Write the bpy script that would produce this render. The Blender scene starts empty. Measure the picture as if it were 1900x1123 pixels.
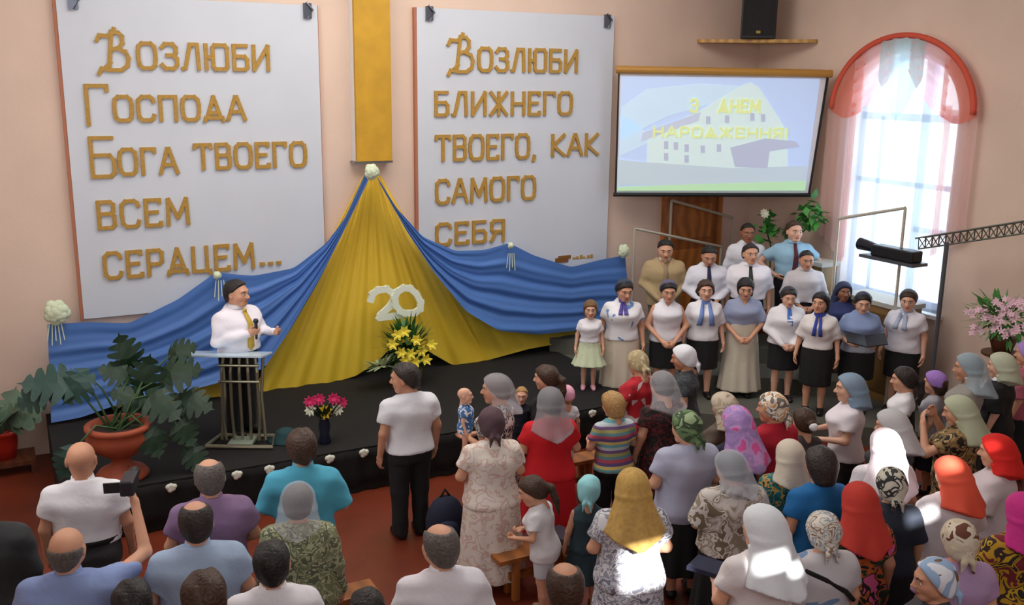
import bpy, math, random
import numpy as np
from mathutils import Vector, Matrix

# ------------------------------------------------------------------ camera, sky, sun, large lights, exposure
SC = bpy.context.scene
COL = SC.collection
FPX, CAMZ = 1817.0, 4.46
_yaw, _pitch, _roll = math.radians(28.0), math.radians(13.0), math.radians(0.7)
F = np.array([math.sin(_yaw)*math.cos(_pitch), math.cos(_yaw)*math.cos(_pitch), -math.sin(_pitch)])
_r = np.array([math.cos(_yaw), -math.sin(_yaw), 0.0]); _u = np.cross(_r, F)
R = math.cos(_roll)*_r + math.sin(_roll)*_u
U = -math.sin(_roll)*_r + math.cos(_roll)*_u
CAM = np.array([0.0, 0.0, CAMZ])

def at(px, py, axis, val):
    """point where the sight line through a photo pixel meets the plane axis = val"""
    d = F + R*(px-950.0)/FPX - U*(py-561.5)/FPX
    return CAM + (val-CAM[axis])/d[axis]*d

cd = bpy.data.cameras.new('camera'); co = bpy.data.objects.new('camera', cd); COL.objects.link(co)
m4 = Matrix.Identity(4)
for i in range(3):
    m4[i][0], m4[i][1], m4[i][2], m4[i][3] = R[i], U[i], -F[i], CAM[i]
co.matrix_world = m4
cd.sensor_width = 36.0; cd.lens = FPX/1900*36.0; cd.clip_end = 200
SC.camera = co
SC.view_settings.view_transform = 'Standard'; SC.view_settings.look = 'None'
SC.view_settings.gamma = 1; SC.view_settings.use_curve_mapping = False
SC.view_settings.exposure = -0.12

w = bpy.data.worlds.new('sky'); SC.world = w; w.use_nodes = True
w.node_tree.nodes['Background'].inputs[0].default_value = (0.72, 0.90, 1.0, 1)
w.node_tree.nodes['Background'].inputs[1].default_value = 3.6

def light(name, kind, energy, color=(1, 1, 1), loc=(0, 0, 0), direction=None, size=None):
    ld = bpy.data.lights.new(name, kind); ld.energy = energy; ld.color = color
    if size: ld.shape = 'RECTANGLE'; ld.size, ld.size_y = size
    o = bpy.data.objects.new(name, ld); COL.objects.link(o); o.location = loc
    if direction is not None: o.rotation_euler = Vector(direction).to_track_quat('-Z', 'Y').to_euler()
    return o
SUN_DIR = np.array([0.25, 0.83, -0.50]); SUN_DIR /= np.linalg.norm(SUN_DIR)
s = light('sun', 'SUN', 22.0, (1.0, 0.96, 0.9), (0, -20, 20), SUN_DIR); s.data.angle = math.radians(0.6)
light('rear_fill', 'AREA', 230.0, (0.95, 0.97, 1.0), (3.2, -2.7, 5.3), (0.25, 1, -0.30), (9.0, 2.6))  # added fill from behind the view, standing in for assumed unseen windows
light('left_fill', 'AREA', 135.0, (0.96, 0.98, 1.0), (-0.95, 8.6, 4.2), (1, 0.35, -0.15), (4.5, 3.0))  # added soft light from out of view; the left wall has no windows
light('right_window_daylight', 'AREA', 60.0, (0.80, 0.90, 1.0), (11.35, 9.2, 3.2), (-1, -0.1, -0.15), (2.3, 3.2))
light('ceiling_fill', 'AREA', 330.0, (1.0, 0.95, 0.88), (4.6, 9.0, 7.0), (0, 0, -1), (6.0, 4.0))  # added fill from above, brightens the stage and back wall

BACK, RIGHT, CEIL = 12.3, 10.91, 7.2

# ------------------------------------------------------------------ materials
def lin(c):
    """colour from sRGB 0-255"""
    return tuple(((v/255)/12.92 if v/255 <= 0.04045 else ((v/255+0.055)/1.055)**2.4) for v in c)
_M = {}
def mat(name, c, rough=0.8, metal=0.0, alpha=None, emit=0.0, sheen=0.0, noise=0.0, nscale=6.0, trans=0.0, bump=0.0, bscale=30.0):
    key = (name, c, rough, metal, alpha, emit, noise, nscale, trans, bump, bscale)
    if key in _M: return _M[key]
    m = bpy.data.materials.new(name); m.use_nodes = True
    nt = m.node_tree; n = nt.nodes; b = n['Principled BSDF']
    col = (*lin(c), 1)
    b.inputs['Base Color'].default_value = col
    b.inputs['Roughness'].default_value = rough; b.inputs['Metallic'].default_value = metal
    if emit:
        b.inputs['Emission Color'].default_value = col; b.inputs['Emission Strength'].default_value = emit
    tc = n.new('ShaderNodeTexCoord')
    if noise:
        nz = n.new('ShaderNodeTexNoise'); nz.inputs['Scale'].default_value = nscale; nz.inputs['Detail'].default_value = 4
        nt.links.new(tc.outputs['Object'], nz.inputs['Vector'])
        rp = n.new('ShaderNodeValToRGB')
        rp.color_ramp.elements[0].position = .3; rp.color_ramp.elements[1].position = .7
        rp.color_ramp.elements[0].color = (*[v*(1-noise) for v in col[:3]], 1)
        rp.color_ramp.elements[1].color = (*[min(1, v*(1+noise)) for v in col[:3]], 1)
        nt.links.new(nz.outputs['Fac'], rp.inputs['Fac']); nt.links.new(rp.outputs['Color'], b.inputs['Base Color'])
    if bump:
        nb = n.new('ShaderNodeTexNoise'); nb.inputs['Scale'].default_value = bscale; nb.inputs['Detail'].default_value = 3
        nt.links.new(tc.outputs['Object'], nb.inputs['Vector'])
        bp = n.new('ShaderNodeBump'); bp.inputs['Strength'].default_value = bump; bp.inputs['Distance'].default_value = .02
        nt.links.new(nb.outputs['Fac'], bp.inputs['Height']); nt.links.new(bp.outputs['Normal'], b.inputs['Normal'])
    if alpha is not None or trans:
        out = n['Material Output']; src = b.outputs[0]
        if trans:
            t = n.new('ShaderNodeBsdfTranslucent'); t.inputs['Color'].default_value = col
            mx = n.new('ShaderNodeMixShader'); mx.inputs[0].default_value = trans
            nt.links.new(src, mx.inputs[1]); nt.links.new(t.outputs[0], mx.inputs[2]); src = mx.outputs[0]
        if alpha is not None:
            tp = n.new('ShaderNodeBsdfTransparent')
            mx = n.new('ShaderNodeMixShader'); mx.inputs[0].default_value = alpha
            nt.links.new(tp.outputs[0], mx.inputs[1]); nt.links.new(src, mx.inputs[2]); src = mx.outputs[0]
        nt.links.new(src, out.inputs['Surface'])
    _M[key] = m
    return m

def cloth(c, **k):
    return mat('plain_cloth', c, .85, bump=k.pop('bump', .35), bscale=14.0, **k)

def pattern(cols, scale=14.0, kind='floral', alpha=None):
    """printed cloth: blotches of the given colours, or horizontal stripes"""
    key = ('pat', tuple(cols), scale, kind, alpha)
    if key in _M: return _M[key]
    m = bpy.data.materials.new('printed_cloth'); m.use_nodes = True
    nt = m.node_tree; n = nt.nodes; b = n['Principled BSDF']; b.inputs['Roughness'].default_value = .85
    tc = n.new('ShaderNodeTexCoord'); rp = n.new('ShaderNodeValToRGB'); rp.color_ramp.interpolation = 'CONSTANT'
    el = rp.color_ramp.elements
    N = len(cols)
    if kind == 'stripes':
        sx = n.new('ShaderNodeSeparateXYZ'); nt.links.new(tc.outputs['Object'], sx.inputs[0])
        mu = n.new('ShaderNodeMath'); mu.operation = 'MULTIPLY'; mu.inputs[1].default_value = scale
        fr = n.new('ShaderNodeMath'); fr.operation = 'FRACT'
        nt.links.new(sx.outputs[2], mu.inputs[0]); nt.links.new(mu.outputs[0], fr.inputs[0]); nt.links.new(fr.outputs[0], rp.inputs['Fac'])
        pos = [i/N for i in range(N)]
    elif kind == 'dots':
        v = n.new('ShaderNodeTexVoronoi'); v.inputs['Scale'].default_value = scale
        nt.links.new(tc.outputs['Object'], v.inputs['Vector']); nt.links.new(v.outputs['Distance'], rp.inputs['Fac'])
        pos = [0.0] + [0.2+0.12*i for i in range(N-1)]
    else:
        nz = n.new('ShaderNodeTexNoise'); nz.inputs['Scale'].default_value = scale; nz.inputs['Detail'].default_value = 1.5
        nz.inputs['Distortion'].default_value = 1.0
        nt.links.new(tc.outputs['Object'], nz.inputs['Vector']); nt.links.new(nz.outputs['Fac'], rp.inputs['Fac'])
        pos = [0.0] + [0.40 + 0.20*i/max(1, N-2) for i in range(N-1)] if N > 2 else [0.0, 0.52]
    while len(el) < N: el.new(0.5)
    for i in range(N): el[i].position = pos[i]
    for i, c in enumerate(cols): el[i].color = (*lin(c), 1)
    nt.links.new(rp.outputs['Color'], b.inputs['Base Color'])
    if alpha is not None:
        tp = n.new('ShaderNodeBsdfTransparent'); mx = n.new('ShaderNodeMixShader'); mx.inputs[0].default_value = alpha
        nt.links.new(tp.outputs[0], mx.inputs[1]); nt.links.new(b.outputs[0], mx.inputs[2]); nt.links.new(mx.outputs[0], n['Material Output'].inputs['Surface'])
    _M[key] = m
    return m

def wood(c, scale=3.0):
    key = ('wood', c, scale)
    if key in _M: return _M[key]
    m = bpy.data.materials.new('wood'); m.use_nodes = True; nt = m.node_tree; n = nt.nodes; b = n['Principled BSDF']
    tc = n.new('ShaderNodeTexCoord'); wv = n.new('ShaderNodeTexWave'); wv.inputs['Scale'].default_value = scale
    wv.inputs['Distortion'].default_value = 6; wv.inputs['Detail'].default_value = 3
    nt.links.new(tc.outputs['Object'], wv.inputs['Vector'])
    rp = n.new('ShaderNodeValToRGB'); l = lin(c)
    rp.color_ramp.elements[0].color = (*[v*.7 for v in l], 1); rp.color_ramp.elements[1].color = (*[min(1, v*1.15) for v in l], 1)
    nt.links.new(wv.outputs['Fac'], rp.inputs['Fac']); nt.links.new(rp.outputs['Color'], b.inputs['Base Color'])
    b.inputs['Roughness'].default_value = .45
    _M[key] = m
    return m

# ------------------------------------------------------------------ mesh helpers
class MB:
    """collects boxes, tubes, lathes and sheets; build() links them as ONE mesh object"""
    def __init__(self): self.v, self.f, self.mi = [], [], []
    def add(self, vs, fs, mi=0):
        o = len(self.v); self.v += [tuple(map(float, p)) for p in vs]
        self.f += [tuple(i+o for i in q) for q in fs]; self.mi += [mi]*len(fs); return self
    def box(self, lo, hi, rz=0.0, c=None, mi=0):
        x0, y0, z0 = lo; x1, y1, z1 = hi
        vs = [(x, y, z) for z in (z0, z1) for x, y in ((x0, y0), (x1, y0), (x1, y1), (x0, y1))]
        if rz:
            cx, cy = c if c else ((x0+x1)/2, (y0+y1)/2); k, q = math.cos(rz), math.sin(rz)
            vs = [(cx+(x-cx)*k-(y-cy)*q, cy+(x-cx)*q+(y-cy)*k, z) for x, y, z in vs]
        return self.add(vs, [(3, 2, 1, 0), (4, 5, 6, 7), (0, 1, 5, 4), (1, 2, 6, 5), (2, 3, 7, 6), (3, 0, 4, 7)], mi)
    def tube(self, pts, r, n=8, mi=0):
        pts = [np.array(p, float) for p in pts]; rr = r if isinstance(r, (list, tuple)) else [r]*len(pts)
        vs = []
        for i, p in enumerate(pts):
            d = pts[min(i+1, len(pts)-1)]-pts[max(i-1, 0)]; d = d/(np.linalg.norm(d)+1e-9)
            a = np.cross(d, (0, 0, 1) if abs(d[2]) < .9 else (1, 0, 0)); a /= np.linalg.norm(a); b = np.cross(d, a)
            vs += [p+rr[i]*(a*math.cos(t)+b*math.sin(t)) for t in [2*math.pi*k/n for k in range(n)]]
        fs = [(i*n+k, i*n+(k+1) % n, (i+1)*n+(k+1) % n, (i+1)*n+k) for i in range(len(pts)-1) for k in range(n)]
        fs += [tuple(range(n))[::-1], tuple((len(pts)-1)*n+k for k in range(n))]
        return self.add(vs, fs, mi)
    def lathe(self, prof, n=24, c=(0, 0, 0), mi=0, sx=1.0, sy=1.0):
        vs = [(c[0]+r*math.cos(2*math.pi*k/n)*sx, c[1]+r*math.sin(2*math.pi*k/n)*sy, c[2]+z) for r, z in prof for k in range(n)]
        m = len(prof)
        fs = [(i*n+k, i*n+(k+1) % n, (i+1)*n+(k+1) % n, (i+1)*n+k) for i in range(m-1) for k in range(n)]
        fs += [tuple(range(n))[::-1], tuple((m-1)*n+k for k in range(n))]
        return self.add(vs, fs, mi)
    def blob(self, c, r, n=10, mi=0):
        if not hasattr(r, '__len__'): r = (r, r, r)
        vs, fs = [], []; m = n//2+1
        for i in range(m+1):
            a = math.pi*i/m
            for k in range(n):
                t = 2*math.pi*k/n
                vs.append((c[0]+r[0]*math.sin(a)*math.cos(t), c[1]+r[1]*math.sin(a)*math.sin(t), c[2]+r[2]*math.cos(a)))
        fs = [(i*n+k, (i+1)*n+k, (i+1)*n+(k+1) % n, i*n+(k+1) % n) for i in range(m) for k in range(n)]
        return self.add(vs, fs, mi)
    def sheet(self, G, mi=0):
        G = np.asarray(G); a, b = G.shape[:2]
        return self.add(G.reshape(-1, 3), [(i*b+j, i*b+j+1, (i+1)*b+j+1, (i+1)*b+j) for i in range(a-1) for j in range(b-1)], mi)
    def build(self, name, m, parent=None, smooth=False, solid=0.0, bevel=0.0):
        me = bpy.data.meshes.new(name); me.from_pydata(self.v, [], self.f)
        for q in (m if isinstance(m, (list, tuple)) else [m]): me.materials.append(q)
        me.polygons.foreach_set('material_index', self.mi)
        if smooth: me.polygons.foreach_set('use_smooth', [True]*len(me.polygons))
        me.update()
        o = bpy.data.objects.new(name, me); COL.objects.link(o)
        if solid:
            q = o.modifiers.new('thickness', 'SOLIDIFY'); q.thickness = solid; q.offset = 0
        if bevel:
            q = o.modifiers.new('bevel', 'BEVEL'); q.width = bevel; q.segments = 2; q.limit_method = 'ANGLE'
        if parent is not None:
            o.parent = parent
            o.matrix_parent_inverse = parent.matrix_basis.inverted() if parent.type == 'EMPTY' else Matrix.Identity(4)
        return o
def tag(o, label=None, cat=None, group=None, kind=None):
    if label: o['label'] = label
    if cat: o['category'] = cat
    if group: o['group'] = group
    if kind: o['kind'] = kind
    return o
def empty(name, loc, label, cat, group=None):
    o = bpy.data.objects.new(name, None); COL.objects.link(o); o.location = [float(v) for v in loc]; o.empty_display_size = .1
    return tag(o, label, cat, group)
def struct(o): o['kind'] = 'structure'; return o

# ------------------------------------------------------------------ the room
M_wall = mat('salmon_wall_paint', (222, 197, 180), .9, noise=.05, nscale=1.2, bump=.08, bscale=25)
M_floor = mat('red_brown_floor_paint', (108, 44, 24), .42, noise=.16, nscale=2.2)
M_white = mat('white_paint', (235, 235, 235), .6)
M_black = mat('black_stage_cloth', (13, 11, 10), .9, noise=.25, nscale=4)
M_gold = mat('gold_fabric', (196, 150, 40), .55, noise=.12, nscale=4)
M_dark = mat('black_plastic', (16, 17, 20), .45)
M_steel = mat('grey_steel', (150, 152, 155), .35, .8)
M_grey = mat('grey_green_carpet', (92, 92, 84), .9, noise=.08, nscale=9)

struct(MB().box((-1.4, -3.2, -.2), (RIGHT+.3, BACK+.3, 0)).build('floor', M_floor))
struct(MB().box((-1.4, -3.2, CEIL), (RIGHT+.3, BACK+.3, CEIL+.2)).build('ceiling', M_white))
struct(MB().box((-1.4, BACK, 0), (RIGHT+.3, BACK+.3, CEIL)).build('wall_back', M_wall))
struct(MB().box((-1.4, -3.2, 0), (-1.2, BACK, CEIL)).build('wall_left', M_wall))

def wall_with_holes(name, axis, pos, thick, span, holes, m):
    """a wall of boxes leaving rectangular openings (a0, a1, z0, z1)"""
    A = sorted({span[0], span[1], *[h[0] for h in holes], *[h[1] for h in holes]}); b = MB()
    for a0, a1 in zip(A, A[1:]):
        hs = sorted((h[2], h[3]) for h in holes if h[0] <= a0+1e-6 and h[1] >= a1-1e-6); z = 0
        for z0, z1 in hs+[(CEIL, CEIL)]:
            if z0 > z+1e-6:
                b.box((a0, pos, z), (a1, pos+thick, z0)) if axis == 1 else b.box((pos, a0, z), (pos+thick, a1, z0))
            z = max(z, z1)
    return struct(b.build(name, m))

# sunlit spots in the crowd: openings added in the unseen rear wall aim the sun at them
SUN_SPOTS = [((3.95, 5.28, 1.02), .40, .36), ((4.20, 4.46, 1.36), .22, .12), ((6.36, 5.25, 1.44), .36, .50),
             ((5.98, 4.55, 1.30), .30, .12), ((4.52, 4.90, 1.00), .14, .08), ((2.75, 4.60, 0.0), .25, .10), ((6.95, 4.75, 1.62), .10, .06)]
holes = []
for p, wx, hz in SUN_SPOTS:
    t = (p[1]+3.1)/SUN_DIR[1]; x = p[0]-SUN_DIR[0]*t; z = p[2]-SUN_DIR[2]*t
    holes.append((x-wx/2, x+wx/2, z-hz/2, z+hz/2))
wall_with_holes('wall_rear', 1, -3.15, .04, (-1.4, RIGHT+.3), holes, M_wall)

# right wall with one arched window
aL, aR = at(1552, 205, 0, RIGHT)[1], at(1826, 215, 0, RIGHT)[1]
WY0, WY1 = aR+.36, aL-.34; WC = (WY0+WY1)/2; WR = (WY1-WY0)/2; WZ0 = 1.45; WZS = at(1690, 205, 0, RIGHT)[2]-.1
def arch_wall():
    b = MB(); n = 24; X0, X1 = RIGHT, RIGHT+.3
    b.box((X0, -3.2, 0), (X1, WY0, CEIL)); b.box((X0, WY1, 0), (X1, BACK, CEIL)); b.box((X0, WY0, 0), (X1, WY1, WZ0))
    ys = [WC-WR*math.cos(math.pi*i/n) for i in range(n+1)]; zs = [WZS+WR*math.sin(math.pi*i/n) for i in range(n+1)]
    for i in range(n):
        vs = []
        for X in (X0, X1): vs += [(X, ys[i], zs[i]), (X, ys[i+1], zs[i+1]), (X, ys[i+1], CEIL), (X, ys[i], CEIL)]
        b.add(vs, [(0, 3, 2, 1), (4, 5, 6, 7), (0, 1, 5, 4), (2, 3, 7, 6)])
    return b
struct(arch_wall().build('wall_right', M_wall))
win = empty('window_1', (RIGHT+.2, WC, WZ0), 'tall arched window with white frame in the salmon right wall', 'window'); win['kind'] = 'structure'
b = MB(); XF = RIGHT+.17
b.box((XF, WY0, WZ0), (XF+.08, WY0+.08, WZS)); b.box((XF, WY1-.08, WZ0), (XF+.08, WY1, WZS)); b.box((XF, WY0, WZ0), (XF+.08, WY1, WZ0+.1))
b.box((XF, WC-.30, WZ0), (XF+.08, WC-.16, WZS+WR*.9)); b.box((XF, WY0, WZS-.05), (XF+.08, WY1, WZS+.05)); b.box((XF, WY0, 2.45), (XF+.08, WC-.2, 2.53))
b.box((XF, WC+.45, WZ0), (XF+.08, WC+.52, WZS)); b.box((XF, WY0, 3.05), (XF+.08, WY1, 3.12))
n = 24
for i in range(n):
    a0, a1 = math.pi*i/n, math.pi*(i+1)/n
    q = lambda r, a, X: (X, WC-r*math.cos(a), WZS+r*math.sin(a))
    vs = [q(r, a, X) for X in (XF, XF+.08) for r in (WR-.08, WR) for a in (a0, a1)]
    b.add(vs, [(0, 1, 3, 2), (4, 6, 7, 5), (0, 4, 5, 1), (2, 3, 7, 6)])
b.build('window_frame', mat('backlit_white_frame', (190, 195, 235), .5), win)  # white frame; its bluish backlit shade is put into the colour
MB().box((RIGHT-.12, WY0-.1, WZ0-.05), (RIGHT+.17, WY1+.1, WZ0)).build('window_sill', M_white, win)
g = bpy.data.materials.new('window_glass'); g.use_nodes = True
gn = g.node_tree.nodes; gt = gn.new('ShaderNodeBsdfTransparent'); gg = gn.new('ShaderNodeBsdfGlossy'); gg.inputs['Roughness'].default_value = .02
gm = gn.new('ShaderNodeMixShader'); gm.inputs[0].default_value = .05
g.node_tree.links.new(gt.outputs[0], gm.inputs[1]); g.node_tree.links.new(gg.outputs[0], gm.inputs[2]); g.node_tree.links.new(gm.outputs[0], gn['Material Output'].inputs['Surface'])
vs = [(XF+.04, WY0, WZ0), (XF+.04, WY1, WZ0)]+[(XF+.04, WC+WR*math.cos(math.pi*i/20), WZS+WR*math.sin(math.pi*i/20)) for i in range(21)]
MB().add(vs, [tuple(range(len(vs)))]).build('pane', g, win)

# curtains of the arched window: one coral trim arch, sheers, swags, jabot
cur = empty('curtain_set', (RIGHT-.1, WC, 1.4), 'arched sheer curtain with coral swags hanging over the bright window', 'curtain')
M_coral = mat('coral_voile', (236, 130, 104), .8, alpha=.66, trans=.35)
M_coral2 = mat('coral_trim', (226, 96, 72), .8, trans=.2)
M_pink = mat('pink_sheer', (240, 206, 200), .8, alpha=.62, trans=.5)
M_sheer = mat('white_sheer', (228, 240, 255), .8, alpha=.42, trans=.6)
XC = RIGHT-.10
CY0, CY1 = aR, aL; CC = (CY0+CY1)/2; CR = (CY1-CY0)/2; CZ = at(1690, 208, 0, XC)[2]; CTOP = at(1695, 60, 0, XC)[2]; CH = CTOP-CZ
def arch(t, k=1.0): return (CC-CR*k*math.cos(t), CZ+CH*k*math.sin(t))
b = MB(); n = 40
for (k0, k1, x) in ((.93, 1.0, XC-.05),):
    G = []
    for i in range(n+1):
        t = math.pi*i/n; (y0, z0), (y1, z1) = arch(t, k0), arch(t, k1)
        G.append([(x, y0, z0), (x-.02, (y0+y1)/2, (z0+z1)/2), (x, y1, z1)])
    b.sheet(G)
b.build('arch_trim', M_coral2, cur, True, .01)
def swag(y0, y1, ztopf, zbotf, m, name, x, folds=8, amp=.02, nu=40, nv=16, hf=0):
    G = []
    for i in range(nu+1):
        u = i/nu; y = y0+(y1-y0)*u; zt, zb = ztopf(y, u), zbotf(y, u); row = []
        for j in range(nv+1):
            v = j/nv
            row.append((x+amp*math.sin(folds*2*math.pi*u+hf*v*9)*(.3+.7*v)+(.012*math.sin(hf*v*6.28) if hf else 0), y, zt+(zb-zt)*v))
        G.append(row)
    return MB().sheet(G).build(name, m, cur, True)
atop = lambda y, u: CZ+CH*.95*math.sqrt(max(0, 1-((y-CC)/(CR*1.0))**2))
zbot = 1.42
swag(CC-CR*.80, CC+CR*.84, atop, lambda y, u: zbot, M_sheer, 'sheer_panel', XC+.05, 14, .03)
# side sheers hang from the coral half-moons, nearer (right in view) shorter
swag(CC-CR*1.0, CC-CR*.60, lambda y, u: CZ+.05, lambda y, u: CZ-1.55+1.0*(0 if u < .45 else 0)-.3*u, M_pink, 'side_sheer', XC, 4, .02)
swag(CC+CR*.60, CC+CR*1.06, lambda y, u: CZ+.05, lambda y, u: CZ-2.2+.4*u, M_pink, 'side_sheer', XC, 4, .02)
swag(CC-CR*.68, CC-CR*.56, lambda y, u: CZ+.1, lambda y, u: 2.0-.6*u, M_pink, 'side_tail', XC-.01, 3, .015)
swag(CC+CR*.60, CC+CR*.70, lambda y, u: CZ+.1, lambda y, u: 2.0-.3*u, M_pink, 'side_tail', XC-.01, 3, .015)
swag(CC-CR*.99, CC-CR*.55, atop, lambda y, u: CZ-.02-.10*math.sin(math.pi*min(1, u*1.0)), M_coral, 'coral_half_moon', XC-.03, 3, .01)
swag(CC+CR*.52, CC+CR*.99, atop, lambda y, u: CZ-.02-.10*math.sin(math.pi*u), M_coral, 'coral_half_moon', XC-.03, 3, .01)
M_swag = mat('pale_pink_voile', (246, 196, 192), .8, alpha=.72, trans=.5)
swag(CC-CR*.62, CC-CR*.10, atop, lambda y, u: CZ+CH*.55*(u**1.6)-.05, M_swag, 'swag', XC-.04, 2, .01, hf=5)
swag(CC+CR*.10, CC+CR*.66, atop, lambda y, u: CZ+CH*.55*((1-u)**1.6)-.05, M_swag, 'swag', XC-.04, 2, .01, hf=5)
swag(CC-CR*.30, CC+CR*.30, atop, lambda y, u: CZ+.45-.62*(1-abs(2*u-1)), mat('pale_blue_voile', (190, 214, 216), .8, alpha=.8, trans=.5), 'jabot', XC-.055, 4, .02)

# ------------------------------------------------------------------ stage and choir risers
SX0, SX1, SY0, SZ = .30, 7.15, 9.62, .50
b = MB().box((SX0, SY0, 0), (SX1, BACK-.02, SZ))
struct(b.build('floor_stage', M_black))
G = []
for i in range(180):
    x = SX0+(SX1-SX0)*i/179; G.append([(x, SY0-.03-.012*math.sin(i*1.1)-(0.012*math.sin(i*.37))*v, SZ-.01-(SZ-.02)*v) for v in (0, .2, .6, 1)])
tag(MB().sheet(G).build('stage_skirt', M_black, None, True, .006), 'black pleated cloth hanging along the front of the stage', 'cloth')
b = MB(); G = []
for i in range(160):
    x = SX0+.1+(7.9-SX0)*i/159; G.append([(x, BACK-.03-.012*math.sin(i*.9), SZ+.62*(1-v)) for v in (0, .5, 1)])
tag(b.sheet(G).build('backdrop_cloth', M_black, None, True, .006), 'black cloth lining the wall base behind the yellow drape', 'cloth')
ND = np.array([.577, .817]); TD = np.array([.817, -.577])
def riser(n0, n1, t0, t1, z0, z1, name):
    P = [ND*n+TD*t for n, t in ((n0, t0), (n0, t1), (n1, t1), (n1, t0))]
    vs = [(p[0], p[1], z) for z in (z0, z1) for p in P]
    return struct(MB().add(vs, [(3, 2, 1, 0), (4, 5, 6, 7), (0, 1, 5, 4), (1, 2, 6, 5), (2, 3, 7, 6), (3, 0, 4, 7)]).build(name, M_grey))
vs = []
poly = [(SX1+.02, 10.0), (10.0, 7.55), (RIGHT-.02, 7.55), (RIGHT-.02, BACK-.02), (SX1+.02, BACK-.02)]
nP = len(poly); vs = [(x, y, z) for z in (0, .25) for x, y in poly]
fs = [tuple(range(nP))[::-1], tuple(range(nP, 2*nP))]+[(i, (i+1) % nP, nP+(i+1) % nP, nP+i) for i in range(nP)]
struct(MB().add(vs, fs).build('floor_choir', M_grey))
riser(13.2, 13.92, -1.75, 3.0, .25, .47, 'floor_riser')
riser(13.92, 14.75, -1.2, 2.3, .25, .70, 'floor_riser_upper')

# ------------------------------------------------------------------ lettered boards
GL = {  # strokes of the Cyrillic capitals in a unit box (width, polylines)
 'о': (.74, [[(.2, 0), (.08, .12), (.04, .35), (.04, .65), (.08, .88), (.2, 1), (.54, 1), (.66, .88), (.7, .65), (.7, .35), (.66, .12), (.54, 0), (.2, 0)]]),
 'з': (.66, [[(.05, .85), (.18, 1), (.48, 1), (.6, .85), (.6, .66), (.48, .54), (.25, .54)], [(.48, .54), (.62, .4), (.62, .15), (.5, 0), (.16, 0), (.03, .15)]]),
 'л': (.74, [[(.02, 0), (.12, .03), (.34, 1), (.62, 1), (.66, 0)]]), 'Л': (.7, [[(.02, 0), (.34, 1), (.66, 0)]]),
 'ю': (.98, [[(.06, 0), (.06, 1)], [(.06, .5), (.34, .5)], [(.42, 0), (.34, .12), (.34, .88), (.42, 1), (.84, 1), (.92, .88), (.92, .12), (.84, 0), (.42, 0)]]),
 'б': (.66, [[(.58, 1), (.06, 1), (.06, 0), (.5, 0), (.6, .1), (.6, .42), (.5, .55), (.06, .55)]]),
 'и': (.72, [[(.06, 1), (.06, 0), (.66, 1), (.66, 0)]]), 'г': (.6, [[(.06, 0), (.06, 1), (.56, 1), (.56, .88)]]),
 'с': (.68, [[(.64, .8), (.6, .92), (.5, 1), (.2, 1), (.06, .86), (.04, .5), (.06, .14), (.2, 0), (.5, 0), (.6, .08), (.64, .2)]]),
 'п': (.72, [[(.06, 0), (.06, 1), (.66, 1), (.66, 0)]]),
 'д': (.8, [[(.12, .08), (.4, 1), (.68, .08)], [(.02, -.05), (.06, .08), (.74, .08), (.78, -.05)], [(.25, .3), (.55, .3)]]),
 'а': (.74, [[(.02, 0), (.34, 1), (.4, 1), (.72, 0)], [(.16, .34), (.58, .34)]]), 'т': (.72, [[(.02, .88), (.04, 1), (.68, 1), (.7, .88)], [(.36, 1), (.36, 0)]]),
 'в': (.66, [[(.06, 0), (.06, 1), (.48, 1), (.58, .9), (.58, .64), (.48, .54), (.06, .54)], [(.48, .54), (.6, .44), (.6, .1), (.5, 0), (.06, 0)]]),
 'е': (.62, [[(.56, .9), (.56, 1), (.06, 1), (.06, 0), (.58, 0), (.58, .1)], [(.06, .52), (.46, .52)]]),
 'м': (.86, [[(.06, 0), (.1, 1), (.43, .25), (.76, 1), (.8, 0)]]), 'р': (.62, [[(.06, 0), (.06, 1), (.48, 1), (.58, .9), (.58, .55), (.48, .44), (.06, .44)]]),
 'ц': (.74, [[(.06, 1), (.06, 0), (.6, 0), (.6, 1)], [(.6, 0), (.72, 0), (.72, -.12)]]),
 'ж': (.9, [[(.45, 0), (.45, 1)], [(.06, 1), (.45, .5), (.06, 0)], [(.84, 1), (.45, .5), (.84, 0)]]), 'н': (.7, [[(.06, 0), (.06, 1)], [(.64, 0), (.64, 1)], [(.06, .5), (.64, .5)]]),
 'к': (.68, [[(.06, 0), (.06, 1)], [(.64, 1), (.1, .48), (.66, 0)]]), 'я': (.66, [[(.6, 0), (.6, 1), (.16, 1), (.06, .9), (.06, .56), (.16, .46), (.6, .46)], [(.28, .46), (.04, 0)]]),
 ',': (.22, [[(.12, .06), (.05, -.14)]]), '.': (.3, [[(.08, .03), (.2, .03)]]), '!': (.2, [[(.1, 1), (.1, .3)], [(.1, .08), (.1, 0)]]),
 'В': (.9, [[(.3, .02), (.36, .5), (.42, 1.02), (.6, 1.0), (.7, .9), (.7, .72), (.6, .6), (.4, .55)], [(.55, .57), (.76, .5), (.84, .32), (.8, .12), (.62, .0), (.3, .0), (.1, .04), (.02, -.1)],
        [(.02, .78), (.1, .92), (.3, .9), (.46, 1.0), (.5, 1.1)], [(.34, .2), (.24, .1)]]),
}
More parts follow.
